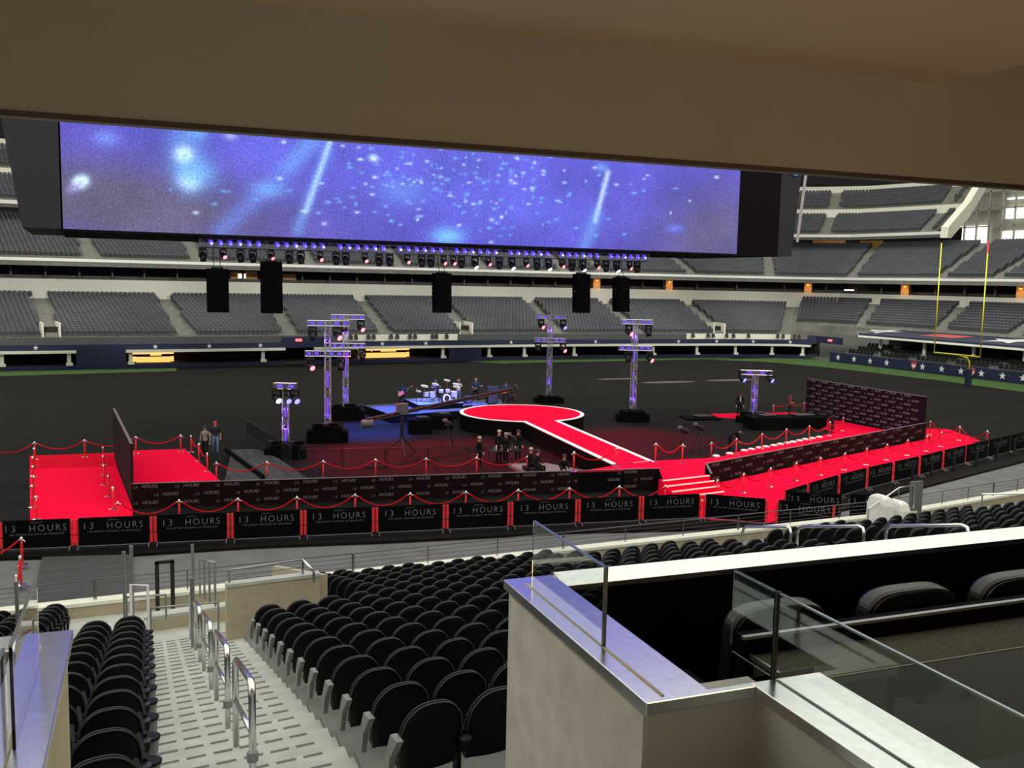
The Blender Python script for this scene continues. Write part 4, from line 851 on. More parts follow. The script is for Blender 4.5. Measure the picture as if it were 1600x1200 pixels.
def drum(x, y, z, r_, h, name, ax=(0, 0, 1), m=shell):
    m_ = MB(); m_.lathe([(r_, 0), (r_, h)], (x, y, z), m, 14, ax); dd = m_.build(name, m, dk_)
    m_ = MB(); m_.lathe([(r_*.97, 0), (r_*.97, .012)], Vector((x, y, z))+Vector(ax).normalized()*h, headm, 14, ax); m_.build('drum_head', headm, dd)
drum(23.0, 62.9, 1.32, .31, .42, 'bass_drum', (.1, -1, 0), mat('dark_drum', (.03, .02, .03), .3)); m_ = MB(); m_.lathe([(.20, 0), (.20, .01)], (23.05, 62.45, 1.32), mat('dark_drum', (.03, .02, .03), .3), 12, (.1, -1, 0)); m_.build('front_head', None, dk_)
drum(22.75, 62.85, 1.68, .17, .2, 'tom'); drum(23.25, 62.85, 1.68, .17, .2, 'tom'); drum(22.2, 63.05, 1.35, .23, .38, 'floor_tom'); drum(23.8, 63.05, 1.32, .24, .4, 'floor_tom'); drum(21.75, 63.2, 1.4, .19, .3, 'snare')
for (x, y, z, r_) in ((21.6, 63.1, 2.15, .28), (22.3, 62.8, 2.3, .26), (23.9, 62.9, 2.25, .26), (24.1, 63.3, 2.0, .28), (21.3, 63.5, 1.75, .2), (23.5, 63.7, 2.45, .24)):
    m_ = MB(); m_.lathe([(.02, .02), (r_, -.01), (r_, 0)], (x, y, z), cym, 14, (.1, -.3, 1)); m_.tube([(x, y, z), (x, y, 1.25)], .016, chrome, 5); 
    for q in range(3): a = q*2.1; m_.tube([(x, y, 1.3), (x+.2*math.cos(a), y+.2*math.sin(a), 1.01)], .012, chrome, 4)
    m_.build('cymbal', cym, dk_)
m_ = MB(); m_.lathe([(.17, 0), (.18, .06)], (22.7, 64.0, 1.45), leather, 12); m_.tube([(22.7, 64, 1.45), (22.7, 64, 1.0)], .03, chrome, 6); m_.build('drum_stool', leather, dk_)
def amp(x, y, z, w, h, label, m=blk_metal):
    r = thing('guitar_amplifier', (x, y, z), label, 'amplifier'); m_ = MB(); m_.bb(x-w/2, x+w/2, y-.2, y+.2, z, z+h*.72, m); m_.build('cabinet', m, r, bevel=.02)
    m_ = MB(); m_.bb(x-w/2, x+w/2, y-.18, y+.18, z+h*.74, z+h, blue_ply); m_.build('amp_head', blue_ply, r); m_ = MB(); m_.bb(x-w*.43, x+w*.43, y-.215, y-.2, z+.05, z+h*.66, mat('grille_cloth', (.05, .05, .09), .9)); m_.build('grille', None, r)
amp(27.3, 64.3, .6, .85, 1.25, 'large amplifier stack behind the bassist'); amp(25.5, 64.6, .6, .5, .55, 'small amplifier between the singer and bassist')
for (x, y, lab) in ((19.3, 61.1, 'wedge monitor in front of the guitarist'), (24.2, 61.4, 'wedge monitor left of the round stage rim'), (26.2, 61.9, 'wedge monitor near the bassist')):
    m_ = MB(); m_.add([(x-.3, y-.2, .6), (x+.3, y-.2, .6), (x+.3, y+.2, .6), (x-.3, y+.2, .6), (x-.3, y-.2, .95), (x+.3, y-.2, .95), (x+.3, y+.1, .72), (x-.3, y+.1, .72)], [(3, 2, 1, 0), (4, 5, 6, 7), (0, 1, 5, 4), (1, 2, 6, 5), (2, 3, 7, 6), (3, 0, 4, 7)], blk_metal); tag(m_.build('monitor_wedge', blk_metal), lab, 'speaker')
for (x, y, lab, h) in ((20.35, 61.1, 'microphone stand right of the guitarist', 1.5), (25.6, 62.3, 'microphone stand left of the bassist', 1.45), (28.4, 62.6, 'microphone stand by the seated far right musician', 1.4)):
    r = thing('microphone_stand', (x, y, .6), lab, 'microphone stand'); m_ = MB(); m_.tube([(x, y, .6), (x, y, .6+h)], .014, blk_metal, 5); m_.lathe([(.15, 0), (.14, .03)], (x, y, .6), blk_metal, 10); m_.build('pole', blk_metal, r)
    m_ = MB(); m_.lathe([(.015, -.1), (.02, 0), (.03, .05), (.02, .08)], (x, y, .65+h), steel_dull, 8); m_.build('microphone', steel_dull, r)

# ================================================================== PEOPLE
def person(x, y, z, face, h, label, shirt, pants, hairm, pose=None, skin_legs=False, group=None, hair_long=False):
    """standing height h; face = heading angle of the chest (0 = +Y), joints given in a body frame (right, forward, up) as fractions of h"""
    J = {'pelvis': (0, 0, .52), 'waist': (0, 0, .60), 'chest': (0, .01, .74), 'neck': (0, .0, .83), 'headb': (0, .012, .875), 'headm': (0, .02, .93), 'headt': (0, .012, .975),
         'hipL': (-.055, 0, .50), 'kneeL': (-.065, .015, .28), 'ankL': (-.07, -.01, .05), 'toeL': (-.08, .075, .018), 'hipR': (.055, 0, .50), 'kneeR': (.065, .015, .28), 'ankR': (.07, -.01, .05), 'toeR': (.08, .075, .018),
         'shL': (-.105, 0, .80), 'elL': (-.14, -.01, .63), 'wrL': (-.145, .04, .49), 'haL': (-.145, .055, .445), 'shR': (.105, 0, .80), 'elR': (.14, -.01, .63), 'wrR': (.145, .04, .49), 'haR': (.145, .055, .445)}
    if pose: J.update(pose)
    RAD = {'pelvis': .082, 'waist': .072, 'chest': .088, 'neck': .034, 'headb': .042, 'headm': .056, 'headt': .040, 'hip': .056, 'knee': .036, 'ank': .024, 'toe': .020, 'sh': .040, 'el': .027, 'wr': .018, 'ha': .020}
    E_ = [('pelvis', 'waist'), ('waist', 'chest'), ('chest', 'neck'), ('neck', 'headb'), ('headb', 'headm'), ('headm', 'headt')]
    for s in 'LR': E_ += [('pelvis', 'hip'+s), ('hip'+s, 'knee'+s), ('knee'+s, 'ank'+s), ('ank'+s, 'toe'+s), ('chest', 'sh'+s), ('sh'+s, 'el'+s), ('el'+s, 'wr'+s), ('wr'+s, 'ha'+s)]
    names = list(J); pos = [Vector(J[k_])*h for k_ in names]; idx_ = {k_: i for i, k_ in enumerate(names)}
    rad = [RAD[k_] if k_ in RAD else RAD[k_[:-1]] for k_ in names]; rad = [r_*h for r_ in rad]; edges = [(idx_[a], idx_[b]) for a, b in E_]
    for s in 'LR':   # five separate fingers from each hand
        ha = pos[idx_['ha'+s]]; wr = pos[idx_['wr'+s]]; fd = (ha-wr).normalized(); sd_ = fd.cross(Vector((0, 1, .2))).normalized()
        for q, (off, ln) in enumerate(((-.016, .040), (-.006, .046), (.005, .043), (.015, .034), (.024, .028))):
            tip = ha+sd_*off*h*1.1+fd*ln*h*(1 if q < 4 else .35)+Vector((0, .006*h, 0)); pos.append(tip); rad.append(.0055*h); edges.append((idx_['ha'+s], len(pos)-1))
    me = bpy.data.meshes.new('person'); me.from_pydata([tuple(p) for p in pos], edges, []); o = bpy.data.objects.new('person', me); COL.objects.link(o)
    sk = o.modifiers.new('skin', 'SKIN'); sk.use_smooth_shade = True
    for i, sv in enumerate(me.skin_vertices[0].data): sv.radius = (rad[i], rad[i]*(.72 if names[i] in ('pelvis', 'waist', 'chest') else .95)) if i < len(names) else (rad[i],)*2; sv.use_root = (i == idx_['pelvis'])
    sb = o.modifiers.new('sub', 'SUBSURF'); sb.levels = 1; sb.render_levels = 1
    dg = bpy.context.evaluated_depsgraph_get(); bm_ = bpy.data.meshes.new_from_object(o.evaluated_get(dg)); bpy.data.objects.remove(o)
    bm_.materials.clear()
    for mm in (skin, shirt, pants, blk_metal): bm_.materials.append(mm)
    seg = []
    bone = {('pelvis', 'waist'): 2 if False else 1, ('waist', 'chest'): 1, ('chest', 'neck'): 1, ('neck', 'headb'): 0, ('headb', 'headm'): 0, ('headm', 'headt'): 0}
    for a, b in E_:
        mt = bone.get((a, b)); kk = a[:-1] if a[-1] in 'LR' and a not in ('pelvis',) else a
        if mt is None: mt = {'pelvis': 2, 'hip': 2, 'knee': 0 if skin_legs else 2, 'ank': 3, 'chest': 1, 'sh': 1, 'el': 1 if shirt in (cloth_b, cloth_g) and not skin_legs else 0, 'wr': 0}[kk]
        seg.append((pos[idx_[a]], pos[idx_[b]], mt))
    mi = []
    for p_ in bm_.polygons:
        c = p_.center; best = None
        for a, b, mt in seg:
            ab = b-a; t = max(0, min(1, (c-a).dot(ab)/max(ab.length_squared, 1e-9))); dd = (c-a-ab*t).length
            if best is None or dd < best[0]: best = (dd, mt)
        mt = best[1]
        if mt == 1 and c.z < J['pelvis'][2]*h+.01*h: mt = 2
        mi.append(mt)
    bm_.polygons.foreach_set('material_index', mi); bm_.name = 'person'
    rot = Matrix.Rotation(-face, 4, 'Z'); bm_.transform(rot); bm_.update()
    o = bpy.data.objects.new('person', bm_); COL.objects.link(o); o.location = (x, y, z); o['_w'] = (x, y, z); tag(o, label, 'person', group)
    def B(v): return Vector((x, y, z))+rot @ (Vector(v)*h)
    H_ = Vector(J['headm']); up_ = (Vector(J['headt'])-Vector(J['headb'])).normalized()
    m_ = MB(); c = B(H_+Vector((0, -.012, .012))); ax = rot.to_3x3() @ up_
    m_.lathe([(.060*h, -.030*h), (.064*h, .0), (.058*h, .022*h), (.038*h, .044*h), (.012*h, .052*h)], c, hairm, 12, ax)
    if hair_long: m_.lathe([(.040*h, -.11*h), (.056*h, -.07*h), (.055*h, -.03*h)], B(H_+Vector((0, -.030, .0))), hairm, 10, ax)
    m_.build('hair', hairm, o, smooth=True)
    m_ = MB(); fwd = rot.to_3x3() @ Vector((0, 1, 0)); rgt = rot.to_3x3() @ Vector((1, 0, 0)); fc = B(H_)
    for s in (-1, 1): m_.lathe([(.006*h, 0), (.004*h, .004*h)], fc+fwd*.054*h+rgt*s*.019*h+Vector((0, 0, .004*h)), hair_d, 6, fwd)
    m_.box(fc+fwd*.056*h-Vector((0, 0, .030*h)), (.026*h, .004*h, .006*h), mat('lips', (.35, .1, .09), .6), rgt, fwd)
    m_.build('eyes_and_mouth', hair_d, o)
    m_ = MB(); m_.lathe([(.012*h, -.004*h), (.004*h, .016*h)], fc+fwd*.052*h-Vector((0, 0, .010*h)), skin, 6, fwd)
    for s in (-1, 1): m_.lathe([(.012*h, 0), (.008*h, .008*h)], fc+rgt*s*.053*h-Vector((0, 0, .004*h)), skin, 6, rgt*s)
    m_.build('nose_and_ears', skin, o)
    return o, B, rot.to_3x3()
PI = math.pi
toc = math.pi+.35   # heading roughly toward the viewer
walk = {'kneeL': (-.06, .06, .29), 'ankL': (-.06, .09, .06), 'toeL': (-.06, .17, .03), 'ankR': (.065, -.10, .06), 'toeR': (.065, -.03, .02), 'elL': (-.14, -.04, .63), 'wrL': (-.14, -.02, .5), 'haL': (-.14, -.01, .455)}
p = atz(321, 716, 0); person(p.x, p.y, 0, toc+.2, 1.76, 'person in light grey shirt and black trousers walking, left of the pair', cloth_g, cloth_b, hair_d, walk)
p = atz(335, 711, 0); person(p.x+.1, p.y+.3, 0, toc-.2, 1.82, 'person in black tee shirt walking just behind the one in grey', mat('black_tee', (.012, .012, .02), .85), jeans, mat('red_cap', (.35, .06, .04), .8), walk)
p = atz(1155, 652, 0); sp_, B, R3 = person(p.x, p.y, 0, toc+.1, 1.86, 'person in black suit and white shirt standing beside the short right tower', cloth_b, cloth_b, hair_d)
m_ = MB(); m_.add([B((-.030, .090, .80)), B((.030, .090, .80)), B((.024, .098, .68)), B((0, .098, .60)), B((-.024, .098, .68))], [(4, 3, 2, 1, 0)], cloth_w); m_.build('shirt_front', cloth_w, sp_)
p = atz(1233, 652, 0); person(p.x, p.y, 0, toc-1.2, 1.68, 'person in dark red top standing on the carpet near the tall logo wall', cloth_r, cloth_b, mat('red_hair', (.25, .05, .03), .7), {'elR': (.13, .03, .66), 'wrR': (.05, .13, .64), 'haR': (.02, .15, .65), 'elL': (-.13, .03, .66), 'wrL': (-.05, .13, .62), 'haL': (-.02, .15, .62)}, hair_long=True)
# crew bending over at the right pit
bend = {'waist': (0, .05, .58), 'chest': (0, .19, .63), 'neck': (0, .27, .64), 'headb': (0, .31, .63), 'headm': (0, .35, .615), 'headt': (0, .385, .60), 'shL': (-.10, .22, .62), 'shR': (.10, .22, .62), 'elL': (-.12, .26, .47), 'wrL': (-.09, .30, .36), 'haL': (-.08, .31, .32), 'elR': (.12, .26, .47), 'wrR': (.09, .30, .36), 'haR': (.08, .31, .32)}
p = atz(1140, 706, 0); person(p.x, p.y, 0, 1.9, 1.82, 'person in black bending over a case in the right pit', cloth_b, cloth_b, hair_d, bend)
# crew in the left pit
sit = {'pelvis': (0, 0, .30), 'waist': (0, .0, .38), 'chest': (0, .03, .52), 'neck': (0, .04, .61), 'headb': (0, .055, .655), 'headm': (0, .065, .71), 'headt': (0, .055, .755), 'hipL': (-.055, .02, .28), 'kneeL': (-.08, .24, .29), 'ankL': (-.08, .22, .05), 'toeL': (-.08, .30, .02),
       'hipR': (.055, .02, .28), 'kneeR': (.08, .24, .29), 'ankR': (.08, .22, .05), 'toeR': (.08, .30, .02), 'shL': (-.10, .03, .58), 'elL': (-.13, .06, .42), 'wrL': (-.08, .19, .36), 'haL': (-.06, .22, .36), 'shR': (.10, .03, .58), 'elR': (.13, .06, .42), 'wrR': (.08, .19, .36), 'haR': (.06, .22, .36)}
def headat(px, py, hh): p = atz(px, py, hh); return p
for (px, py, hh, fc, lab, hr, ps) in ((749, 681, 1.72, 2.6, 'grey haired person in black standing at the left of the pit crew', mat('grey_hair', (.35, .33, .31), .8), None), (780, 671, 1.8, 1.2, 'tall blond person in black standing in the pit', hair_b, None),
        (791, 675, 1.72, -1.9, 'person in black cap standing beside the tall blond one', mat('grey_cap', (.25, .25, .26), .8), None), (810, 671, 1.72, 2.9, 'person in black at a camera against the runway skirt', hair_d, None)):
    p = headat(px, py, hh); person(p.x, p.y, 0, fc, hh, lab, cloth_b, cloth_b, hr, ps)
for (px, py, hh, fc, lab, hr, zf) in ((827, 699, 1.36, 2.2, 'grey haired person in black sitting in the pit', mat('grey_hair', (.35, .33, .31), .8), 0), (838, 703, 1.33, 2.4, 'person in black sitting right behind the grey haired one', hair_d, 0), (881, 710, 1.33, 3.3, 'person in black sitting alone left of the runway', hair_d, 0)):
    p = headat(px, py, hh); person(p.x, p.y, 0, fc, 1.78, lab, cloth_b, cloth_b, hr, sit)
    m_ = MB(); m_.bb(p.x-.25, p.x+.25, p.y-.25, p.y+.25, 0, .42, blk_metal); tag(m_.build('flight_case', blk_metal), 'black case under the '+lab.split(' in ')[0]+(' at the far right of the crew' if px == 881 else ' in the middle of the crew' if px == 838 else ' at left of the seated crew'), 'case')
# band
gw = mat('guitar_orange', (.75, .16, .05), .35)
def guitar(o, B, R3, c, ang, m, nm='guitar', bass=False, lab=''):
    r = thing(nm, B(c), lab, nm.split('_')[-1]); cc = B(c); ax = (R3 @ Vector((math.cos(ang), 0, math.sin(ang)))); fw_ = R3 @ Vector((0, 1, 0)); ay = fw_.cross(ax)
    body = [(.24*math.cos(q)*(1 if math.cos(q) > 0 else 1.1), (.17+.03*math.cos(2*q))*math.sin(q)) for q in np.linspace(0, 2*PI, 17)[:-1]]
    m_ = MB(); m_.ext(body, cc, ax, ay, -.05, m); m_.build('body', m, r); m_ = MB(); m_.box(cc+ax*.55, (.66, .05, .03), hair_d, ax, ay); m_.box(cc+ax*.92, (.12, .09, .03), m, ax, ay); m_.build('neck', hair_d, r)
band_h = 1.78
gp = {'kneeL': (-.10, .05, .28), 'ankL': (-.12, -.01, .05), 'toeL': (-.14, .07, .018), 'kneeR': (.10, .05, .28), 'ankR': (.12, -.01, .05), 'toeR': (.14, .07, .018), 'elR': (.17, .02, .64), 'wrR': (.07, .14, .60), 'haR': (.03, .15, .58), 'elL': (-.17, .05, .66), 'wrL': (-.24, .14, .76), 'haL': (-.26, .15, .79),
      'headb': (0, .03, .87), 'headm': (0, .06, .915), 'headt': (0, .06, .96)}
p = atz(629, 636, .6); o, B, R3 = person(p.x, p.y, .6, toc+.2, 1.72, 'person with long dark hair playing an orange guitar at the left of the band stage', mat('bare_sleeve_black', (.02, .02, .03), .8), cloth_b, hair_d, gp, hair_long=True)
guitar(o, B, R3, (.03, .15, .58), PI-.62, gw, 'guitar', lab='orange electric guitar held by the left musician')
sp2 = {'elR': (.15, .06, .66), 'wrR': (.05, .13, .80), 'haR': (.02, .13, .84), 'elL': (-.14, .07, .66), 'wrL': (-.04, .13, .78), 'haL': (-.01, .13, .82)}
p = atz(716, 629, .6); o, B, R3 = person(p.x, p.y, .6, toc, 1.76, 'person in white shirt and blue jeans singing into a microphone', cloth_w, jeans, hair_b, sp2)
m_ = MB(); a_ = B((.0, .125, .80)); m_.lathe([(.015, 0), (.018, .13), (.03, .17), (.02, .2)], a_, blk_metal, 8, (0, 0, 1)); tag(m_.build('microphone', blk_metal), 'handheld microphone at the singer\'s mouth', 'microphone')
bs2 = dict(gp); bs2.update({'headb': (0, .012, .875), 'headm': (0, .02, .93), 'headt': (0, .012, .975), 'wrL': (-.24, .12, .68), 'haL': (-.26, .13, .69)})
p = atz(743, 628, .6); o, B, R3 = person(p.x, p.y, .6, toc, 1.80, 'person in dark blue shirt playing bass right of the singer', mat('dark_blue_shirt', (.03, .04, .12), .8), cloth_b, hair_b, bs2)
guitar(o, B, R3, (.02, .14, .58), PI-.3, mat('dark_bass', (.05, .04, .04), .4), 'bass_guitar', lab='dark bass guitar held by the musician right of the singer')
p = atz(790, 632, .6); o, B, R3 = person(p.x, p.y, .6, toc, 1.74, 'person in dark shirt playing guitar behind the camera crane head', mat('dark_blue_shirt', (.03, .04, .12), .8), cloth_b, hair_d, bs2)
guitar(o, B, R3, (.02, .14, .58), PI-.4, gw, 'guitar', lab='orange guitar held by the rightmost musician')
sitd = {k_: (v[0], v[1], v[2]) for k_, v in sit.items()}; sitd.update({'elL': (-.16, .08, .46), 'wrL': (-.13, .2, .52), 'haL': (-.12, .24, .54), 'elR': (.16, .08, .46), 'wrR': (.13, .2, .52), 'haR': (.12, .24, .54)})
person(22.7, 64.0, 1.0, PI, 1.95, 'person in dark clothes sitting behind the drum kit', mat('dark_blue_shirt', (.03, .04, .12), .8), cloth_b, hair_d, sitd)

# ------------------------------------------------------------------ camera crane
cb = atz(624, 712, 0); tipw = Vector((25.0, 55.5, 3.0)); pv = Vector((cb.x+.2, cb.y+.2, 2.35)); 
pt = atY(800, 608, 53.8); tail = pv+(pv-pt).normalized()*2.6
cr_ = thing('camera_crane', (cb.x, cb.y, 0), 'long dark camera crane arm on a tripod reaching over the round stage', 'camera crane')
m_ = MB(); truss_tubes(m_, tail, pt, .16, .5, mat('dark_red_lit_arm', (.05, .02, .02), .5), .022, .012); m_.tube([tail, pt], .065, blk_metal, 6); m_.build('arm', blk_metal, cr_)
m_ = MB(); m_.tube([pv, (pv.x, pv.y, .9)], .10, blk_metal, 8)
for q in range(3): a = q*2.09+.4; m_.tube([(pv.x, pv.y, 1.0), (pv.x+1.0*math.cos(a), pv.y+1.0*math.sin(a), .05)], .045, blk_metal, 6)
m_.build('tripod', blk_metal, cr_)
m_ = MB(); m_.bb(pv.x-.32, pv.x+.32, pv.y-.15, pv.y+.15, pv.z-.1, pv.z+.5, mat('grey_monitor_back', (.10, .10, .11), .5)); m_.build('monitor', None, cr_)
m_ = MB(); m_.lathe([(.22, -.3), (.22, .3)], tail-Vector((0, 0, .2)), mat('grey_counterweight', (.10, .10, .10), .5), 12, (1, 0, 0)); m_.build('counterweight', None, cr_)
m_ = MB(); m_.bb(pt.x-.2, pt.x+.25, pt.y-.35, pt.y+.3, pt.z-.75, pt.z-.35, blk_metal); m_.tube([pt, pt+Vector((0, 0, -.4))], .06, blk_metal, 6); m_.lathe([(.12, 0), (.13, .22)], pt+Vector((0, -.35, -.55)), blk_metal, 10, (0, -1, 0)); m_.build('remote_camera', blk_metal, cr_, bevel=.02)
# tripod cameras in the pits
k = 0
for (px, py, lab) in ((800, 726, 'broadcast camera on tripod beside the tall blond person'), (1068, 712, 'camera on tripod right of the runway foot'), (1092, 706, 'second camera on tripod right of the runway'), (700, 700, 'small desk with instruments left of the pit crew')):
    p = atz(px, py, 0); r = thing('tripod_camera', (p.x, p.y, 0), lab, 'camera'); m_ = MB()
    for q in range(3): a = q*2.09+.5; m_.tube([(p.x, p.y, 1.25), (p.x+.45*math.cos(a), p.y+.45*math.sin(a), .02)], .025, blk_metal, 5)
    m_.build('tripod', blk_metal, r); m_ = MB(); m_.bb(p.x-.12, p.x+.12, p.y-.25, p.y+.3, 1.28, 1.55, blk_metal); m_.lathe([(.07, 0), (.09, .2)], (p.x, p.y-.25, 1.42), blk_metal, 10, (0, -1, 0)); m_.build('camera_body', blk_metal, r, bevel=.02)
    m_ = MB(); m_.bb(p.x-.2, p.x+.05, p.y+.3, p.y+.4, 1.5, 1.66, steel_dull); m_.build('viewfinder', steel_dull, r)
p = atz(795, 724, 0); r = thing('crew_table', (p.x, p.y, 0), 'cluttered black table between the standing and sitting crew', 'table')
m_ = MB(); m_.bb(p.x-1.1, p.x+.6, p.y-.4, p.y+.4, .70, .75, blk_metal); m_.build('table_top', blk_metal, r); 
for sx in (-1.0, .5):
    for sy in (-.35, .35): m_ = MB(); m_.tube([(p.x+sx, p.y+sy, 0), (p.x+sx, p.y+sy, .7)], .02, blk_metal, 5); m_.build('leg', blk_metal, r)
for i in range(7):
    m_ = MB(); x = p.x-.95+i*.23; m_.lathe([(.035, 0), (.04, .16+.05*(i % 3)), (.02, .2+.05*(i % 3))], (x, p.y-.15+.2*(i % 2), .75), (mat('teal_bottle', (.04, .14, .17), .4), white_p, steel_dull)[i % 3], 8)
    tag(m_.build('bottle', None), '%s bottle on the crew table, %s' % (('teal', 'white', 'grey')[i % 3], from_left(7, i)), 'bottle', 'bottles on the crew table')

# ------------------------------------------------------------------ goal post
gx, gy = 81.5, 68.4; gdir = Vector((math.sin(math.radians(-24)), math.cos(math.radians(-24)), 0))
pB = atz(1512, 603, 0); zc = 3.05
cL = atz(1457, 552, zc); 
gp_ = thing('goal_post', (pB.x, pB.y, 0), 'tall yellow goal post with a padded navy base', 'goal post')
def on_depth(px, py, ref):   # point on this line of sight at the distance where its plan position is on the crossbar line
    return None
mid = Vector((pB.x-1.2, pB.y+.6, zc+.1)); L2 = 2.95; gd = Vector((0.06, 1, 0)).normalized()
a_ = mid+gd*L2; b_ = mid-gd*L2; gh = 11.3
m_ = MB(); m_.tube([a_, b_], .085, yellow, 8); m_.build('crossbar', yellow, gp_, smooth=True)
for e_ in (a_, b_): m_ = MB(); m_.tube([e_, e_+Vector((0, 0, gh))], .055, yellow, 8); m_.build('upright', yellow, gp_, smooth=True)
m_ = MB(); m_.tube([(pB.x, pB.y, 1.6), (pB.x, pB.y, 2.4), (pB.x-.25, pB.y+.1, 2.85), (mid.x, mid.y, mid.z)], .09, yellow, 8); m_.build('gooseneck', yellow, gp_, smooth=True)
m_ = MB(); m_.lathe([(.33, 0), (.33, 1.75), (.2, 1.8)], (pB.x, pB.y, 0), navy, 12); m_.build('base_pad', navy, gp_)
m_ = MB(); m_.box(b_+Vector((0, 0, gh-.55)), (.12, .12, 1.2), mat('red_ribbon', (.7, .05, .05), .6)); m_.build('red_ribbon', None, gp_)

# ================================================================== NEAR STAND
def SX(i, s, z=None):
    return Vector((.056+.041*i+.997*s, 6.89+.837*i+.0715*s, 5.617-.2165*i if z is None else z))
RU = Vector((.9974, .0715, 0)); RV = Vector((-.0715, .9974, 0))
def row_box(mb, i0, i1, s0, s1, z0, z1, m=None):
    c = [SX(i0, s0, 0), SX(i0, s1, 0), SX(i1, s1, 0), SX(i1, s0, 0)]
    vs = [(p.x, p.y, z) for z in (z0, z1) for p in c]
    mb.add(vs, [(3, 2, 1, 0), (4, 5, 6, 7), (0, 1, 5, 4), (1, 2, 6, 5), (2, 3, 7, 6), (3, 0, 4, 7)], m)
def tread(i): return 5.617-.2165*i
def y_front(x): return 22.95+.13*max(0, x-24)
stand_m = mat('dark_terrace_concrete', (.16, .16, .155), .8, var=.2, scale=2)
mb = MB()
for i in range(-3, 20):
    for (s0, s1, i_min, i_max) in ((-14, -1.35, -3, 19), (-1.35, .3, -3, 12), (1.9, 3.75, -3, 11), (3.75, 45, -3, 19)):
        if i_min <= i <= i_max and SX(i, max(s0, 0)).y < 22.4 and not (s0 > 3 and i > 16): row_box(mb, i-.42, i+.58, s0, s1, tread(i)-.5, tread(i), stand_m)
struct(mb, 'floor', stand_m, keep=True)
# aisle steps
mb = MB(); dash = mat('dark_nosing_strip', (.13, .13, .12), .7)
def steps(mb, s0, s1, i0, i1):
    j = i0
    while j < i1-.01:
        z = tread(j)+.05; row_box(mb, j-.42, j+.08, s0, s1, z-.6, z, conc_near)
        n_ = int((s1-s0)/.235)
        for q in range(n_): row_box(mb, j+.01, j+.06, s0+.05+q*.235, s0+.05+q*.235+.17, z, z+.002, dash)
        j += .5
steps(mb, .3, 1.9, -3, 14); steps(mb, 12.3, 13.5, -3, 17)
struct(mb, 'floor', conc_near, keep=True)
mb = MB()   # landing, lower platform
row_box(mb, 13.58, 14.7, -1.3, 1.95, 1.4, 2.66, conc_near); row_box(mb, 12.58, 14.7, -1.35, .25, 1.4, 2.5, conc_near)
row_box(mb, 14.7, 19.6, -1.35, 2.2, 1.3, 1.85, conc_near); struct(mb, 'floor', conc_near, keep=True)
mb = MB(); row_box(mb, 14.6, 14.9, .25, 2.0, 2.3, 2.90, tan_wall); row_box(mb, 14.6, 14.95, .2, 2.05, 2.90, 2.96, conc_near); struct(mb, 'wall_near', tan_wall, keep=True)
mb = MB()   # front wall of the stand
for (xa_, xb_) in ((-14, 24), (24, 45)): mb.wall((xa_, y_front(xa_)), (xb_, y_front(xb_)), -.1, 2.12, .30, tan_wall); mb.wall((xa_, y_front(xa_)), (xb_, y_front(xb_)), 2.12, 2.20, .36, white_wall)
struct(mb, 'wall_near', tan_wall, keep=True)
# vomitory walls
mb = MB(); a = Vector((2.15, 17.15)); b = Vector((3.85, 17.22)); c = Vector((3.95, 22.8))
mb.wall(a, b, 1.2, 4.05, .16, tan_wall); mb.wall(a, b, 4.05, 4.11, .2, conc_near)
mb.add([(b.x, b.y, 1.2), (c.x, c.y, 1.2), (c.x, c.y, 2.6), (b.x, b.y, 4.05), (b.x+.16, b.y, 1.2), (c.x+.16, c.y, 1.2), (c.x+.16, c.y, 2.6), (b.x+.16, b.y, 4.05)], [(0, 1, 2, 3), (5, 4, 7, 6), (3, 2, 6, 7), (0, 3, 7, 4), (1, 5, 6, 2)], tan_wall)
row_box(mb, 12.2, 19.4, 2.05, 3.7, -.1, .3, dark_int); struct(mb, 'wall_near', tan_wall, keep=True)

# rails
def rail(pts, label, mids=(), posts=True, r_=.024, m=steel_dull, name='handrail', cat='railing', group=None, post_h=None, step=1.3, cables=0, base_off=None):
    """top rail through pts with posts down by post_h"""
    rr_ = thing(name, tuple(pts[0][:2])+(pts[0][2]-post_h,), label, cat, group)
    m_ = MB(); m_.tube(pts, r_, m, 8); m_.build('top_rail', m, rr_, smooth=True)
    L = 0
    for a, b in zip(pts[:-1], pts[1:]):
        a = Vector(a); b = Vector(b); n_ = max(1, int((b-a).length/step))
        for q in range(n_+1):
            c = a.lerp(b, q/n_); m_ = MB(); m_.tube([c, c-Vector((0, 0, post_h))], r_*.95, m, 6); m_.build('post', m, rr_)
        for q in range(cables):
            dz = post_h*(q+1)/(cables+1); m_ = MB(); m_.tube([a-Vector((0, 0, dz)), b-Vector((0, 0, dz))], .007, m, 4); m_.build('cable', m, rr_)
    return rr_
k = 0
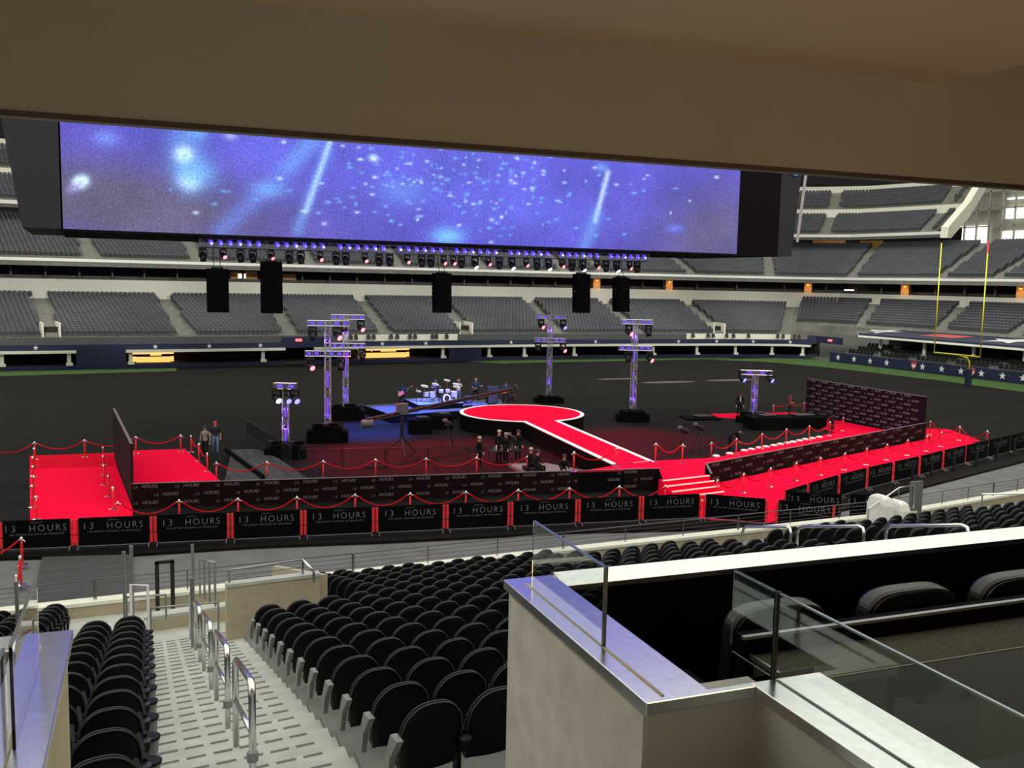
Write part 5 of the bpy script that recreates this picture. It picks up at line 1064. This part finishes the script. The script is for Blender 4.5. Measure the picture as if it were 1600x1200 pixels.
for (i0, i1) in ((.35, 2.1), (3.2, 5.2), (6.35, 8.3), (9.5, 11.2), (12.0, 13.4)):
    s = 1.03; a = SX(i0, s); b = SX(i1, s); h = .92
    r = thing('aisle_handrail', tuple(a), 'silver tube handrail in the middle of the stairs, %s' % ('nearest', 'second nearest', 'third nearest', 'fourth nearest', 'farthest')[k], 'handrail', 'handrails down the stairs'); k += 1
    at_ = a+Vector((0, 0, h)); bt = b+Vector((0, 0, h)); d = (bt-at_).normalized()
    m_ = MB(); m_.tube([a, at_-Vector((0, 0, .12)), at_-Vector((0, 0, .03))+d*.03, at_+d*.12, bt-d*.12, bt-Vector((0, 0, .03))-d*.03, bt-Vector((0, 0, .12)), b], .030, steel, 10); m_.build('rail_hoop', steel, r, smooth=True)
    m_ = MB(); m_.tube([a+Vector((0, 0, h*.55)), b+Vector((0, 0, h*.55))], .024, steel, 8); m_.build('middle_bar', steel, r, smooth=True)
    m_ = MB(); m_.lathe([(.045, 0), (.045, .07)], a+Vector((0, 0, .28)), steel_dull, 10); m_.build('collar', steel_dull, r); m_ = MB(); m_.lathe([(.05, 0), (.05, .015)], b, steel_dull, 10); m_.build('foot_flange', steel_dull, r)
k = 0
for (i0, i1) in ((3.4, 5.55), (6.2, 8.45), (8.7, 10.7)):
    s = 12.8; a = SX(i0, s); b = SX(i1, s); h = .95
    r = thing('aisle_handrail', tuple(a), 'silver hoop handrail among the seats beyond the front ledge, %s' % ('rightmost', 'middle', 'leftmost')[k], 'handrail', 'hoop handrails beyond the ledge'); k += 1
    at_ = a+Vector((0, 0, h)); bt = b+Vector((0, 0, h)); d = (bt-at_).normalized()
    m_ = MB(); m_.tube([a, at_-Vector((0, 0, .15)), at_-Vector((0, 0, .04))+d*.04, at_+d*.15, bt-d*.15, bt-Vector((0, 0, .04))-d*.04, bt-Vector((0, 0, .15)), b], .032, steel, 10); m_.tube([a+Vector((0, 0, h*.45)), b+Vector((0, 0, h*.45))], .026, steel, 8); m_.build('rail_hoop', steel, r, smooth=True)
a = SX(8.5, 22.0); b = SX(10.1, 20.2); m_ = MB(); a_ = atY(1600, 771, 17.5); b_ = atY(1535, 772, 18.4); m_.tube([a_+Vector((.6, -.2, 0)), a_, b_, b_-Vector((0, 0, .9))], .03, steel, 8); tag(m_.build('aisle_handrail', steel), 'silver handrail at the far right edge among the black seats', 'handrail')
# front rail of the stand, in panels
xsr = list(np.arange(-6, 36.1, 6.0))
for i in range(len(xsr)-1):
    xa, xb = xsr[i], xsr[i+1]
    if xa < 0 < xb or xa == 0: pass
    rail([(xa+.02, y_front(xa)+.02, 2.2+.46), (xb-.02, y_front(xb)+.02, 2.2+.46)], 'thin dark cable rail along the front of the near stand, panel %s' % from_left(len(xsr)-1, i), post_h=.46, step=1.5, cables=3, r_=.016, m=dark_steel, name='front_rail', group='front rail panels')
# vomitory and landing rails
def tt(px, py, Y): p = atY(px, py, Y); return (p.x, p.y, p.z)
rail([tt(358, 891, 17.15), tt(473, 874, 17.2)], 'silver double rail on the tan entrance wall', post_h=.42, step=.8, cables=2, r_=.022, m=steel_dull, name='entrance_rail')
rail([tt(473, 874, 17.2), tt(490, 893, 17.0)], 'short sloped rail at the right end of the tan entrance wall', post_h=.2, step=2, r_=.028, m=steel, name='entrance_rail')
rail([(2.2, 19.2, 3.9), (2.25, 22.6, 3.0)], 'grey rail running down beside the entrance stairs', post_h=.9, step=1.0, cables=1, r_=.025, name='entrance_rail')
rail([(.95, 18.5, 3.35), (2.15, 18.3, 3.38)], 'rail at the foot of the stairs to the right', post_h=.72, step=1.2, r_=.02, name='landing_rail')
rail([(.55, 19.0, 3.45), (1.25, 18.9, 3.45)], 'rail at the foot of the stairs to the left', post_h=.5, step=.7, r_=.02, name='landing_rail', cables=1)
for i, (x, y, z0, z1, lab) in enumerate(((.52, 19.0, 1.9, 4.35, 'tall grey post left of the stair landing'), (.66, 19.25, 1.9, 4.38, 'second tall grey post beside the first at the landing'), (1.55, 16.9, 2.9, 4.35, 'tall silver post at the lower end of the stairs'), (-1.3, 18.9, 1.9, 4.0, 'grey post at the end of the left seat rows'), (2.02, 21.8, 1.9, 3.6, 'grey post by the entrance rail'))):
    m_ = MB(); m_.tube([(x, y, z0), (x, y, z1)], .035, steel_dull, 8); tag(m_.build('standing_pole', steel_dull), lab, 'post')
m_ = MB(); m_.tube([(.62, 18.8, 2.4), (.62, 18.8, 3.75), (.92, 18.75, 3.72), (.92, 18.75, 2.3)], .025, white_p, 8); tag(m_.build('white_hoop_rail', white_p), 'white hoop rail beside the two tall posts', 'railing')
r = thing('ladder_gate', (1.3, 22.6, 1.85), 'black ladder-like gate frame at the front wall', 'gate')
for sx in (0, .42):
    p = atY(246+sx*57, 930, 22.5); m_ = MB(); m_.box((p.x, 22.5, 2.45), (.09, .06, 1.25), blk_metal); m_.build('upright', blk_metal, r)
m_ = MB(); p = atY(258, 930, 22.5); m_.box((p.x, 22.5, 3.05), (.42, .06, .07), blk_metal); m_.build('crossbar', blk_metal, r)
# white covered carts and steps at the right front
for (px0, px1, ytop, lab) in ((1367, 1386, 773, 'larger white covered cart behind the right front rail'), (1392, 1412, 781, 'smaller white covered cart behind the right front rail')):
    p = atY((px0+px1)/2, ytop, 22.3); w = (px1-px0)*31/1480; m_ = MB()
    m_.add([(p.x+sx*w*.5*f, 22.3+sy*.4*f, z) for (z, f) in ((1.3, 1.05), (p.z-.30, .98), (p.z-.07, .80), (p.z, .45)) for (sx, sy) in ((-1, -1), (1, -1), (1, 1), (-1, 1))],
           [(0, 1, 5, 4), (1, 2, 6, 5), (2, 3, 7, 6), (3, 0, 4, 7), (4, 5, 9, 8), (5, 6, 10, 9), (6, 7, 11, 10), (7, 4, 8, 11), (8, 9, 13, 12), (9, 10, 14, 13), (10, 11, 15, 14), (11, 8, 12, 15), (12, 13, 14, 15)], mat('white_cover', (.80, .80, .76), .7))
    tag(m_.build('covered_cart', None, bevel=.04), lab, 'cart')
p0 = atY(1357, 795, 21.9); p1 = atY(1405, 762, 22.8); p2 = atY(1430, 758, 22.9)
rail([tuple(p0), tuple(p1), tuple(p2)], 'pale sloping handrail over the white covered carts', post_h=.8, step=1.6, r_=.026, m=steel, name='entrance_rail')
p = atY(1431, 775, 23.0); m_ = MB(); m_.bb(p.x-.25, p.x+.25, 22.95, 23.05, 1.6, 3.2, mat('grey_gate_panel', (.13, .13, .13), .6)); tag(m_.build('flat_gate', None), 'grey flat gate panel right of the white carts', 'gate')

# ------------------------------------------------------------------ near seats
def seat_meshes():
    nx, nz = 8, 7; vs = []; 
    def outline(u, t):     # u across -1..1, t up 0..1
        hw_ = .205+.03*math.sin(min(1, t*1.3)*PI*.5); top = .86-.13*abs(u)**2.6; z = .34+(top-.34)*t
        x = u*hw_*(1-.10*max(0, t-.75)*4*abs(u)); y = -.14*(t)*.62+.0-.035*(1-u*u)   # leans back, curved hollow
        return x, y, z
    mb = MB(); F_ = []; 
    for side, dy in ((0, 0.0), (1, .035)):
        for j in range(nz+1):
            for i in range(nx+1): x, y, z = outline(-1+2*i/nx, j/nz); vs.append((x, y+dy, z))
    n1 = (nx+1)*(nz+1); id_ = lambda s, i, j: s*n1+j*(nx+1)+i
    for j in range(nz):
        for i in range(nx):
            F_.append((id_(0, i, j), id_(0, i+1, j), id_(0, i+1, j+1), id_(0, i, j+1))); F_.append((id_(1, i+1, j), id_(1, i, j), id_(1, i, j+1), id_(1, i+1, j+1)))
    for j in range(nz): F_.append((id_(1, 0, j), id_(0, 0, j), id_(0, 0, j+1), id_(1, 0, j+1))); F_.append((id_(0, nx, j), id_(1, nx, j), id_(1, nx, j+1), id_(0, nx, j+1)))
    for i in range(nx): F_.append((id_(0, i, nz), id_(0, i+1, nz), id_(1, i+1, nz), id_(1, i, nz))); F_.append((id_(1, i, 0), id_(1, i+1, 0), id_(0, i+1, 0), id_(0, i, 0)))
    mb.add(vs, F_, seat_blk)
    rim = MB()
    for dy, rr_ in ((-.004, .0075), (.030, .0075)):
        pts = []
        for j in range(3, nz): x, y, z = outline(-1, j/nz); pts.append((x, y+dy, z))
        for i in range(nx*2+1): x, y, z = outline(-1+i/nx, 1); pts.append((x, y+dy, z+.002))
        for j in range(nz-1, 2, -1): x, y, z = outline(1, j/nz); pts.append((x, y+dy, z))
        rim.tube(pts, rr_, seat_rim, 5)
    pan = MB(); pan.add([(-.19, .06, .30), (.19, .06, .30), (.19, .15, .33), (-.19, .15, .33), (-.17, .03, .60), (.17, .03, .60), (.17, .10, .62), (-.17, .10, .62)], [(3, 2, 1, 0), (4, 5, 6, 7), (0, 1, 5, 4), (1, 2, 6, 5), (2, 3, 7, 6), (3, 0, 4, 7)], seat_blk)
    arm = MB(); arm.tube([(.25, -.05, .56), (.25, .10, .60), (.25, .30, .595)], .021, seat_blk, 6); arm.box((.25, .05, .30), (.035, .07, .6), seat_blk); arm.box((.25, .05, .015), (.07, .22, .03), blk_metal)
    cup = MB(); cup.lathe([(.030, -.05), (.040, .0), (.043, .035)], (.25, -.085, .50), seat_blk, 8); cup.lathe([(.047, 0), (.047, .012)], (.25, -.085, .535), seat_rim, 10)
    return mb, rim, pan, arm, cup
b_, rm_, pn_, ar_, cp_ = seat_meshes()
proto = thing('stadium_chair', (0, 0, 0), 'x', 'seat'); bk = b_.build('backrest', seat_blk, proto, smooth=True); rm_.build('rim', seat_rim, bk, smooth=True); pn_.build('folded_seat', seat_blk, proto); ar_.build('armrest', seat_blk, proto); cp_.build('cup_holder', seat_blk, proto)
# the one-mesh version for seats farther off
one = MB()
for q in (b_, rm_, pn_, ar_, cp_):
    base_ = len(one.v); one.v += q.v; one.f += [tuple(base_+t for t in f) for f in q.f]
    for mi_ in q.m: one.m.append(one.mi(q.ms[mi_]))
end_panel = MB(); end_panel.add([(-.280, .06, .28), (-.240, .06, .28), (-.240, .12, .28), (-.280, .12, .28), (-.285, .01, .46), (-.235, .01, .46), (-.235, .09, .46), (-.285, .09, .46), (-.285, -.13, .64), (-.235, -.13, .64), (-.235, .0, .64), (-.285, .0, .64)],
    [(3, 2, 1, 0), (8, 9, 10, 11)]+[(a+i, a+(i+1) % 4, a+4+(i+1) % 4, a+4+i) for a in (0, 4) for i in range(4)], seat_grey)
end_mesh = end_panel.build('end_panel', seat_grey, proto); ep_me = end_mesh.data; bpy.data.objects.remove(end_mesh)
bin_ = MB(); bin_.lathe([(.045, .0), (.065, .22)], (.30, -.02, .30), seat_grey, 10); bin_.lathe([(.074, 0), (.074, .02)], (.30, -.02, .52), seat_blk, 10); bo_ = bin_.build('end_cup', seat_grey, proto); bin_me = bo_.data; bpy.data.objects.remove(bo_)
seats = []
def visible(p):
    v = Vector(p)-CAM; d = v.dot(FW)
    if d < .3: return None
    x = 800+FPX*v.dot(RT)/d; y = 600-FPX*v.dot(UP)/d
    if x < -30 or x > 1620 or y > 1235: return None
    if x > 800 and y > 912-.112*(x-872): return None
    return d
blocks = [('left of the stairs', -.02, -1, 2, -1, 11), ('at the far left beyond the ledge', -1.6, -1, 14, -1, 19), ('right of the stairs', 2.12, 1, 20, -1, 19), ('beyond the front ledge at right', 13.8, 1, 46, -1, 19)]
for bi, (nm, s0, sg, ncol, i0, i1) in enumerate(blocks):
    for c in range(ncol):
        s = s0+sg*.51*c
        for i in range(i0, i1+1):
            ii = i-(.2 if bi >= 2 else 0)
            if bi == 2 and c <= 3 and i > 10: continue
            p = SX(ii, s, tread(i))
            if p.y > 22.3: continue
            if bi >= 2:
                v_ = p+Vector((0, 0, .86))-CAM; d_ = v_.dot(FW); px_ = 800+FPX*v_.dot(RT)/d_; py_ = 600-FPX*v_.dot(UP)/d_
                cy_ = float(np.interp(px_, [400, 600, 820, 932, 1060, 1215, 1350, 1480, 1600, 2500], [905, 886, 864, 852, 838, 820, 803, 788, 775, 690]))
                if py_ < cy_+(-5 if px_ < 860 else 3): continue
            seats.append((p, bi, c, i, visible(p+Vector((0, 0, .85)))))
vis = sorted([q for q in seats if q[4] is not None], key=lambda q: q[4])
chosen = vis[:300]; rest = [q for q in seats if not any(q is w for w in chosen)]
rz = math.atan2(.0715, .997); first = True; one_me = None
mir = {}
for n_, (p, bi, c, i, d) in enumerate(chosen):
    where = blocks[bi][0]; lab = 'black folding seat %s, %s row down, %s from aisle' % (where, ordn(i+2), ordn(c+1))
    g = 'black seats '+where
    jr = rz+random.uniform(-.02, .02)
    if d < 11.5 or c == 0:
        if first: o_ = proto; o_.location = p; o_.rotation_euler = (0, 0, jr); o_['label'] = lab; o_['group'] = g; first = False
        else: o_ = copy_tree(proto_src, p, jr, lab, g)
        if first is False and n_ >= 0 and 'proto_src' not in globals(): proto_src = proto
        if c == 0 and bi == 2: e_ = bpy.data.objects.new('end_panel', ep_me); COL.objects.link(e_); e_.parent = o_; e_['label'] = 'pale grey end panel'
        if c == 0 and bi == 0: e_ = bpy.data.objects.new('end_cup', bin_me); COL.objects.link(e_); e_.parent = o_; e_['label'] = 'grey cup holder on the aisle side'
    else:
        if one_me is None:
            o_ = one.build('stadium_chair', seat_blk, None, smooth=True, keep=True); one_me = o_.data
        else: o_ = bpy.data.objects.new('stadium_chair', one_me); COL.objects.link(o_)
        o_.location = p; o_.rotation_euler = (0, 0, jr); tag(o_, lab, 'seat', g)
# remaining seats of the near stand
nv = np.array(one.v); RV_, RF_, RM_ = [], [], []; cs, sn_ = math.cos(rz), math.sin(rz); off = 0
rv = np.stack([nv[:, 0]*cs-nv[:, 1]*sn_, nv[:, 0]*sn_+nv[:, 1]*cs, nv[:, 2]], 1)
for (p, bi, c, i, d) in rest:
    if p.y < 5.6: continue
    RV_.append(rv+np.array(p)); RF_ += [tuple(off+t for t in f) for f in one.f]; RM_ += one.m; off += len(nv)
me = bpy.data.meshes.new('more_stadium_seats'); me.from_pydata(np.concatenate(RV_).tolist(), [], RF_); [me.materials.append(q) for q in one.ms]; me.polygons.foreach_set('material_index', RM_); me.polygons.foreach_set('use_smooth', [True]*len(RF_)); me.update()
o_ = bpy.data.objects.new('more_stadium_seats', me); COL.objects.link(o_); tag(o_, 'remaining rows of black folding seats at the far right of the near stand', 'seats', kind='stuff')

# ================================================================== SUITE
ca_, sa_ = math.cos(math.radians(3.3)), math.sin(math.radians(3.3))
def SU(x, y, z): return (x*ca_+y*sa_, -x*sa_+y*ca_, z)
def sbox(mb, x0, x1, y0, y1, z0, z1, m=None):
    c = SU((x0+x1)/2, (y0+y1)/2, (z0+z1)/2); return mb.box(c, (abs(x1-x0), abs(y1-y0), abs(z1-z0)), m, (ca_, -sa_, 0), (sa_, ca_, 0))
K = 1.6; ZC = EYE-1.1*K
x1a, x1b = 1.21*K-.01, 1.408*K; yF0, yF1 = 3.09*K, 3.20*K; yJ = 2.12*K; x2a, x2b = 1.545*K, 1.785*K
mb = MB(); sbox(mb, x1a+.03, x1b-.03, yJ+.03, yF1-.02, 4.6, ZC-.05, suite_wall); sbox(mb, x1a+.03, x2a+.1, yJ+.02, yJ+.18, 4.6, ZC-.05, suite_wall); sbox(mb, x2a+.03, x2b-.03, -3, yJ+.05, 4.6, ZC-.05, suite_wall)
sbox(mb, x1b-.05, 14, yF0+.02, yF1-.03, 4.6, ZC-.03, suite_wall)
struct(mb, 'wall_right', suite_wall, keep=True)
mb = MB(); sbox(mb, x1b-.03, x1b-.015, yJ+.16, yF0+.02, 6.6, ZC-.06, blk_fabric); sbox(mb, x1b-.03, 14, yF0-.0, yF0+.02, 6.6, ZC-.055, blk_fabric); sbox(mb, x1b-.1, x2b+.1, yJ+.18, yJ+.19, 6.6, ZC-.06, blk_fabric); struct(mb, 'wall_right', blk_fabric, keep=True)
mb = MB(); sbox(mb, x1a+.015, x1a+.03, yJ+.03, yF1-.10, 4.6, ZC-.08, mat('beige_panel_seam', (.52, .49, .42), .6)); struct(mb, 'trim_4', None, keep=True)
cop = MB(); pl = [SU(x1a, yF1, 0)[:2], SU(x1a, yJ-.02, 0)[:2], SU(x2a, yJ-.02, 0)[:2], SU(x2a, yJ+.02, 0)[:2], SU(x1b, yJ+.02, 0)[:2], SU(x1b, yF1, 0)[:2]]
cop.prism(pl, ZC-.055, ZC, steel); o_ = cop.build('steel_coping', steel, bevel=.004); tag(o_, 'brushed steel coping on the right wall with a blue reflection', 'coping')
fl = MB(); q_ = [(yF0, ZC-.05), (yF1, ZC-.05), (yF1, ZC+.016), (yF0, ZC-.016)]; fl.add([SU(x, y, z) for x in (x1b+.001, 14) for (y, z) in q_], [(0, 1, 2, 3), (7, 6, 5, 4), (0, 4, 5, 1), (1, 5, 6, 2), (2, 6, 7, 3), (3, 7, 4, 0)], steel); tag(fl.build('front_ledge', steel, bevel=.003), 'long bright steel ledge along the front of the suite balcony', 'ledge')
m_ = MB(); sbox(m_, 1.262*K, 1.272*K, yJ+.02, yF1-.12, ZC-.01, ZC+.004, tan_wall); m_.build('glass_channel', tan_wall, o_)
cop = MB(); sbox(cop, x2a, x2b, -3, yJ+.02, ZC-.055, ZC, steel); o_ = cop.build('steel_coping', steel, bevel=.004); tag(o_, 'bright brushed steel coping at the bottom right, nearest the viewer', 'coping')
m_ = MB(); sbox(m_, 1.622*K, 1.634*K, -3, yJ, ZC-.01, ZC+.004, dark_steel); m_.build('glass_channel', dark_steel, o_)
cop = MB(); sbox(cop, -.40*K, -.245*K, -3, 3.13*K, ZC-.055, ZC, steel); sbox(cop, -4, -.40*K, 3.0*K, 3.13*K, ZC-.055, ZC, steel); o_ = cop.build('steel_coping', steel, bevel=.004); tag(o_, 'brushed steel coping at the bottom left with a blue reflection', 'coping')
m_ = MB(); sbox(m_, -.333*K, -.322*K, -3, 3.02*K, ZC-.01, ZC+.004, mat('yellowed_seal', (.40, .34, .20), .7)); m_.build('glass_channel', None, o_)
mb = MB(); sbox(mb, -.385*K, -.262*K, -3, 3.11*K, 4.6, ZC-.05, mat('tan_suite_wall', (.52, .46, .30), .7, var=.03)); sbox(mb, -4, -.385*K, 3.02*K, 3.11*K, 4.6, ZC-.05, suite_wall); struct(mb, 'wall_left', None, keep=True)
# glass screens
def glass(x, y0, y1, z1, label, edge):
    r = thing('glass_screen', SU(x, (y0+y1)/2, ZC), label, 'glass'); m_ = MB(); sbox(m_, x-.006, x+.006, y0, y1, ZC, z1, glass_m); m_.build('pane', glass_m, r)
    m_ = MB(); sbox(m_, x-.0065, x+.0065, y0, y1, z1-.006, z1+.002, edge); m_.build('polished_edge', edge, r); return r
edge_g = mat('polished_glass_edge', (.30, .38, .42), .15, .6, var=0)
gz = ZC+.25*K
glass(1.268*K, 2.50*K, 3.07*K, gz, 'small clear glass screen standing on the right coping by its corner', edge_g)
m_ = MB(); sbox(m_, 1.262*K, 1.274*K, 2.49*K, 2.497*K, ZC, gz, dark_steel); tag(m_.build('glass_edge_strip', dark_steel), 'dark vertical edge strip of the small right glass screen', 'strip')
r = glass(1.628*K, -3, 2.135*K, gz, 'long clear glass screen on the nearest right coping', edge_g)
m_ = MB(); sbox(m_, 1.620*K, 1.634*K, 2.130*K, 2.140*K, ZC, gz+.004, blk_metal); m_.build('edge_post', blk_metal, r)
r = glass(1.628*K, 2.15*K, 2.35*K, gz, 'short glass fin beyond the dark edge post', edge_g)
r = glass(-.315*K, 2.35*K, 2.86*K, gz+.0, 'small glass screen on the left coping with a bright top edge', mat('bright_glass_edge', (.8, .85, .9), .1, .8, var=0))
r = glass(-.328*K, -3, 2.34*K, gz+.0, 'long glass screen on the left coping at the frame edge', edge_g)
# suite floors, counters
mb = MB(); sbox(mb, x1b-.1, 14, yJ+.1, yF0+.1, 6.4, 6.62, carpet_g); sbox(mb, x2b-.1, 14, -3, 3.4, 6.4, 6.62, carpet_g); sbox(mb, -6, x2b, -3, 2.0, 7.7, 8.0, conc_near); struct(mb, 'floor', carpet_g, keep=True)
mb = MB()
for q in range(6): sbox(mb, -.26*K, x1a+.03, 2.0+q*.42, 2.45+q*.42, 5.6, 7.75-q*.26, conc_near)
struct(mb, 'floor', conc_near, keep=True)
def sp_(px, py, z): p = atz(px, py, z); return (p.x*ca_-p.y*sa_, p.x*sa_+p.y*ca_)
zb_ = 7.75; (bx0, by0), (bx1, by1) = sp_(1160, 993, zb_), sp_(1600, 927, zb_)
mb = MB(); sbox(mb, bx0, 14, by0-.03, by0+.05, 6.6, zb_, blk_fabric); sbox(mb, bx0-.005, 14, by0-.036, by0-.006, zb_-.012, zb_+.004, steel_dull); o_ = mb.build('drink_rail', blk_fabric); tag(o_, 'dark partition with thin metal top behind the black armchairs', 'partition')
zk = 7.80; (kx, ky) = sp_(1303, 1058, zk)
zg = 7.65; mb = MB(); sbox(mb, bx0+.05, 14, ky+.01, by0-.04, 6.62, zg, carpet_g); o_ = mb.build('carpeted_step', carpet_g); tag(o_, 'grey carpeted step between the partition and the dark counter', 'step')
m_ = MB(); sbox(m_, bx0+.035, bx0+.05, ky-.3, by0-.03, zg-.02, zg+.004, steel_dull); m_.build('edge_trim', steel_dull, o_)
mb = MB(); sbox(mb, x2b+.0, 14, -3, ky, 7.2, zk, counter_b); o_ = mb.build('dark_counter', counter_b); tag(o_, 'wide dark stone counter filling the bottom right corner', 'counter')
m_ = MB(); sbox(m_, x2b, 14, ky-.004, ky+.004, zk-.01, zk+.003, mat('brass_edge', (.2, .17, .09), .4, .6)); m_.build('front_edge', None, o_)
# armchairs
def armchair(xc, yc, w, ztop, label, rot=0.):
    r = thing('suite_armchair', SU(xc, yc, 6.62), label, 'armchair', 'black suite armchairs'); z0 = 6.62
    def seg(name, x0, x1, y0, y1, z0_, z1_, m, bev=.04):
        m_ = MB(); sbox(m_, x0, x1, y0, y1, z0_, z1_, m); return m_.build(name, m, r, bevel=bev)
    # back: rounded rectangle outline extruded with depth
    hw_ = w/2; rr_ = .16; H_ = ztop-(z0+.35); pts = [(-hw_, 0), (hw_, 0)]
    for q in np.linspace(0, PI, 22): pts.append((hw_*math.copysign(abs(math.cos(q))**.55, math.cos(q)), H_-.17+.17*abs(math.sin(q))**.75))
    m_ = MB(); m_.ext(pts, SU(xc, yc-.07, z0+.35), (ca_, -sa_, 0), (sa_*-.06, ca_*-.06, .998), -.13, leather); bko = m_.build('backrest', leather, r, bevel=.03)
    m_ = MB(); o3 = Vector(SU(xc, yc-.085, z0+.35)); ax_ = Vector((ca_, -sa_, 0)); ay_ = Vector((sa_*-.06, ca_*-.06, .998)); m_.tube([o3+ax_*p[0]*.97+ay_*(p[1]-.012) for p in pts[2:]], .005, leather, 5); m_.build('piping', leather, bko)
    seg('seat_cushion', xc-hw_+.06, xc+hw_-.06, yc+.05, yc+.42, z0+.30, z0+.46, leather)
    for s_ in (-1, 1): a_ = seg('armrest', xc+s_*(hw_+.03)-.05, xc+s_*(hw_+.03)+.05, yc-.0, yc+.40, z0+.2, z0+.66, leather)
    m_ = MB(); c = SU(xc+hw_+.10, yc+.16, z0+.64); m_.lathe([(.05, 0), (.055, .05)], c, mat('grey_armrest_cup', (.35, .35, .33), .5), 12); m_.build('cup_holder', None, r)
    seg('base', xc-.2, xc+.2, yc+.05, yc+.38, z0, z0+.3, blk_metal, .01)
zt_ = 7.80
for (pa, pb, pyt, lab) in ((1118, 1287, 922, 'black leather armchair seen through the glass, the leftmost'), (1319, 1481, 898, 'black leather armchair in the middle of the three'), (1496, 1660, 881, 'black leather armchair cut by the right frame edge')):
    (xa, ya), (xb, yb_) = sp_(pa, pyt+5, zt_), sp_(pb, pyt, zt_); armchair((xa+xb)/2-.07, min((ya+yb_)/2, yF0-.50), (xb-xa)*.98, zt_, lab)

# ceiling and bulkhead over the viewer
yE = 3.87; zE = EYE+.55; zCe = EYE+1.04; xR = 3.78
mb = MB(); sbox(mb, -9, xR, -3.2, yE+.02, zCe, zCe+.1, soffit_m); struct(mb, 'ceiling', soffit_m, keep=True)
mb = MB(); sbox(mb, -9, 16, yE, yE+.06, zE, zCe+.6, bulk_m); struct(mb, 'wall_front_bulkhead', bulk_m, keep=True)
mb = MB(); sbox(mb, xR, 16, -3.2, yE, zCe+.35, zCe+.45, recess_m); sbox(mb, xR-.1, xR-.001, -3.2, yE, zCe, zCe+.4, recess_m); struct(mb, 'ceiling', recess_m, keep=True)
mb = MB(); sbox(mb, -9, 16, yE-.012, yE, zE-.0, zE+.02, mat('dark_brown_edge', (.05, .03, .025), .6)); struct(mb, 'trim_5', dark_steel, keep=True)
mb = MB(); sbox(mb, -9, 16, -3.4, -3.2, 4, 12.5, suite_wall); sbox(mb, -9.2, -9, -3.2, yE, 4, 12.5, suite_wall); sbox(mb, 16, 16.2, -3.2, yE, 4, 12.5, suite_wall); struct(mb, 'wall_back', suite_wall, keep=True)
for o_ in bpy.data.objects:
    if '_w' in o_: del o_['_w']
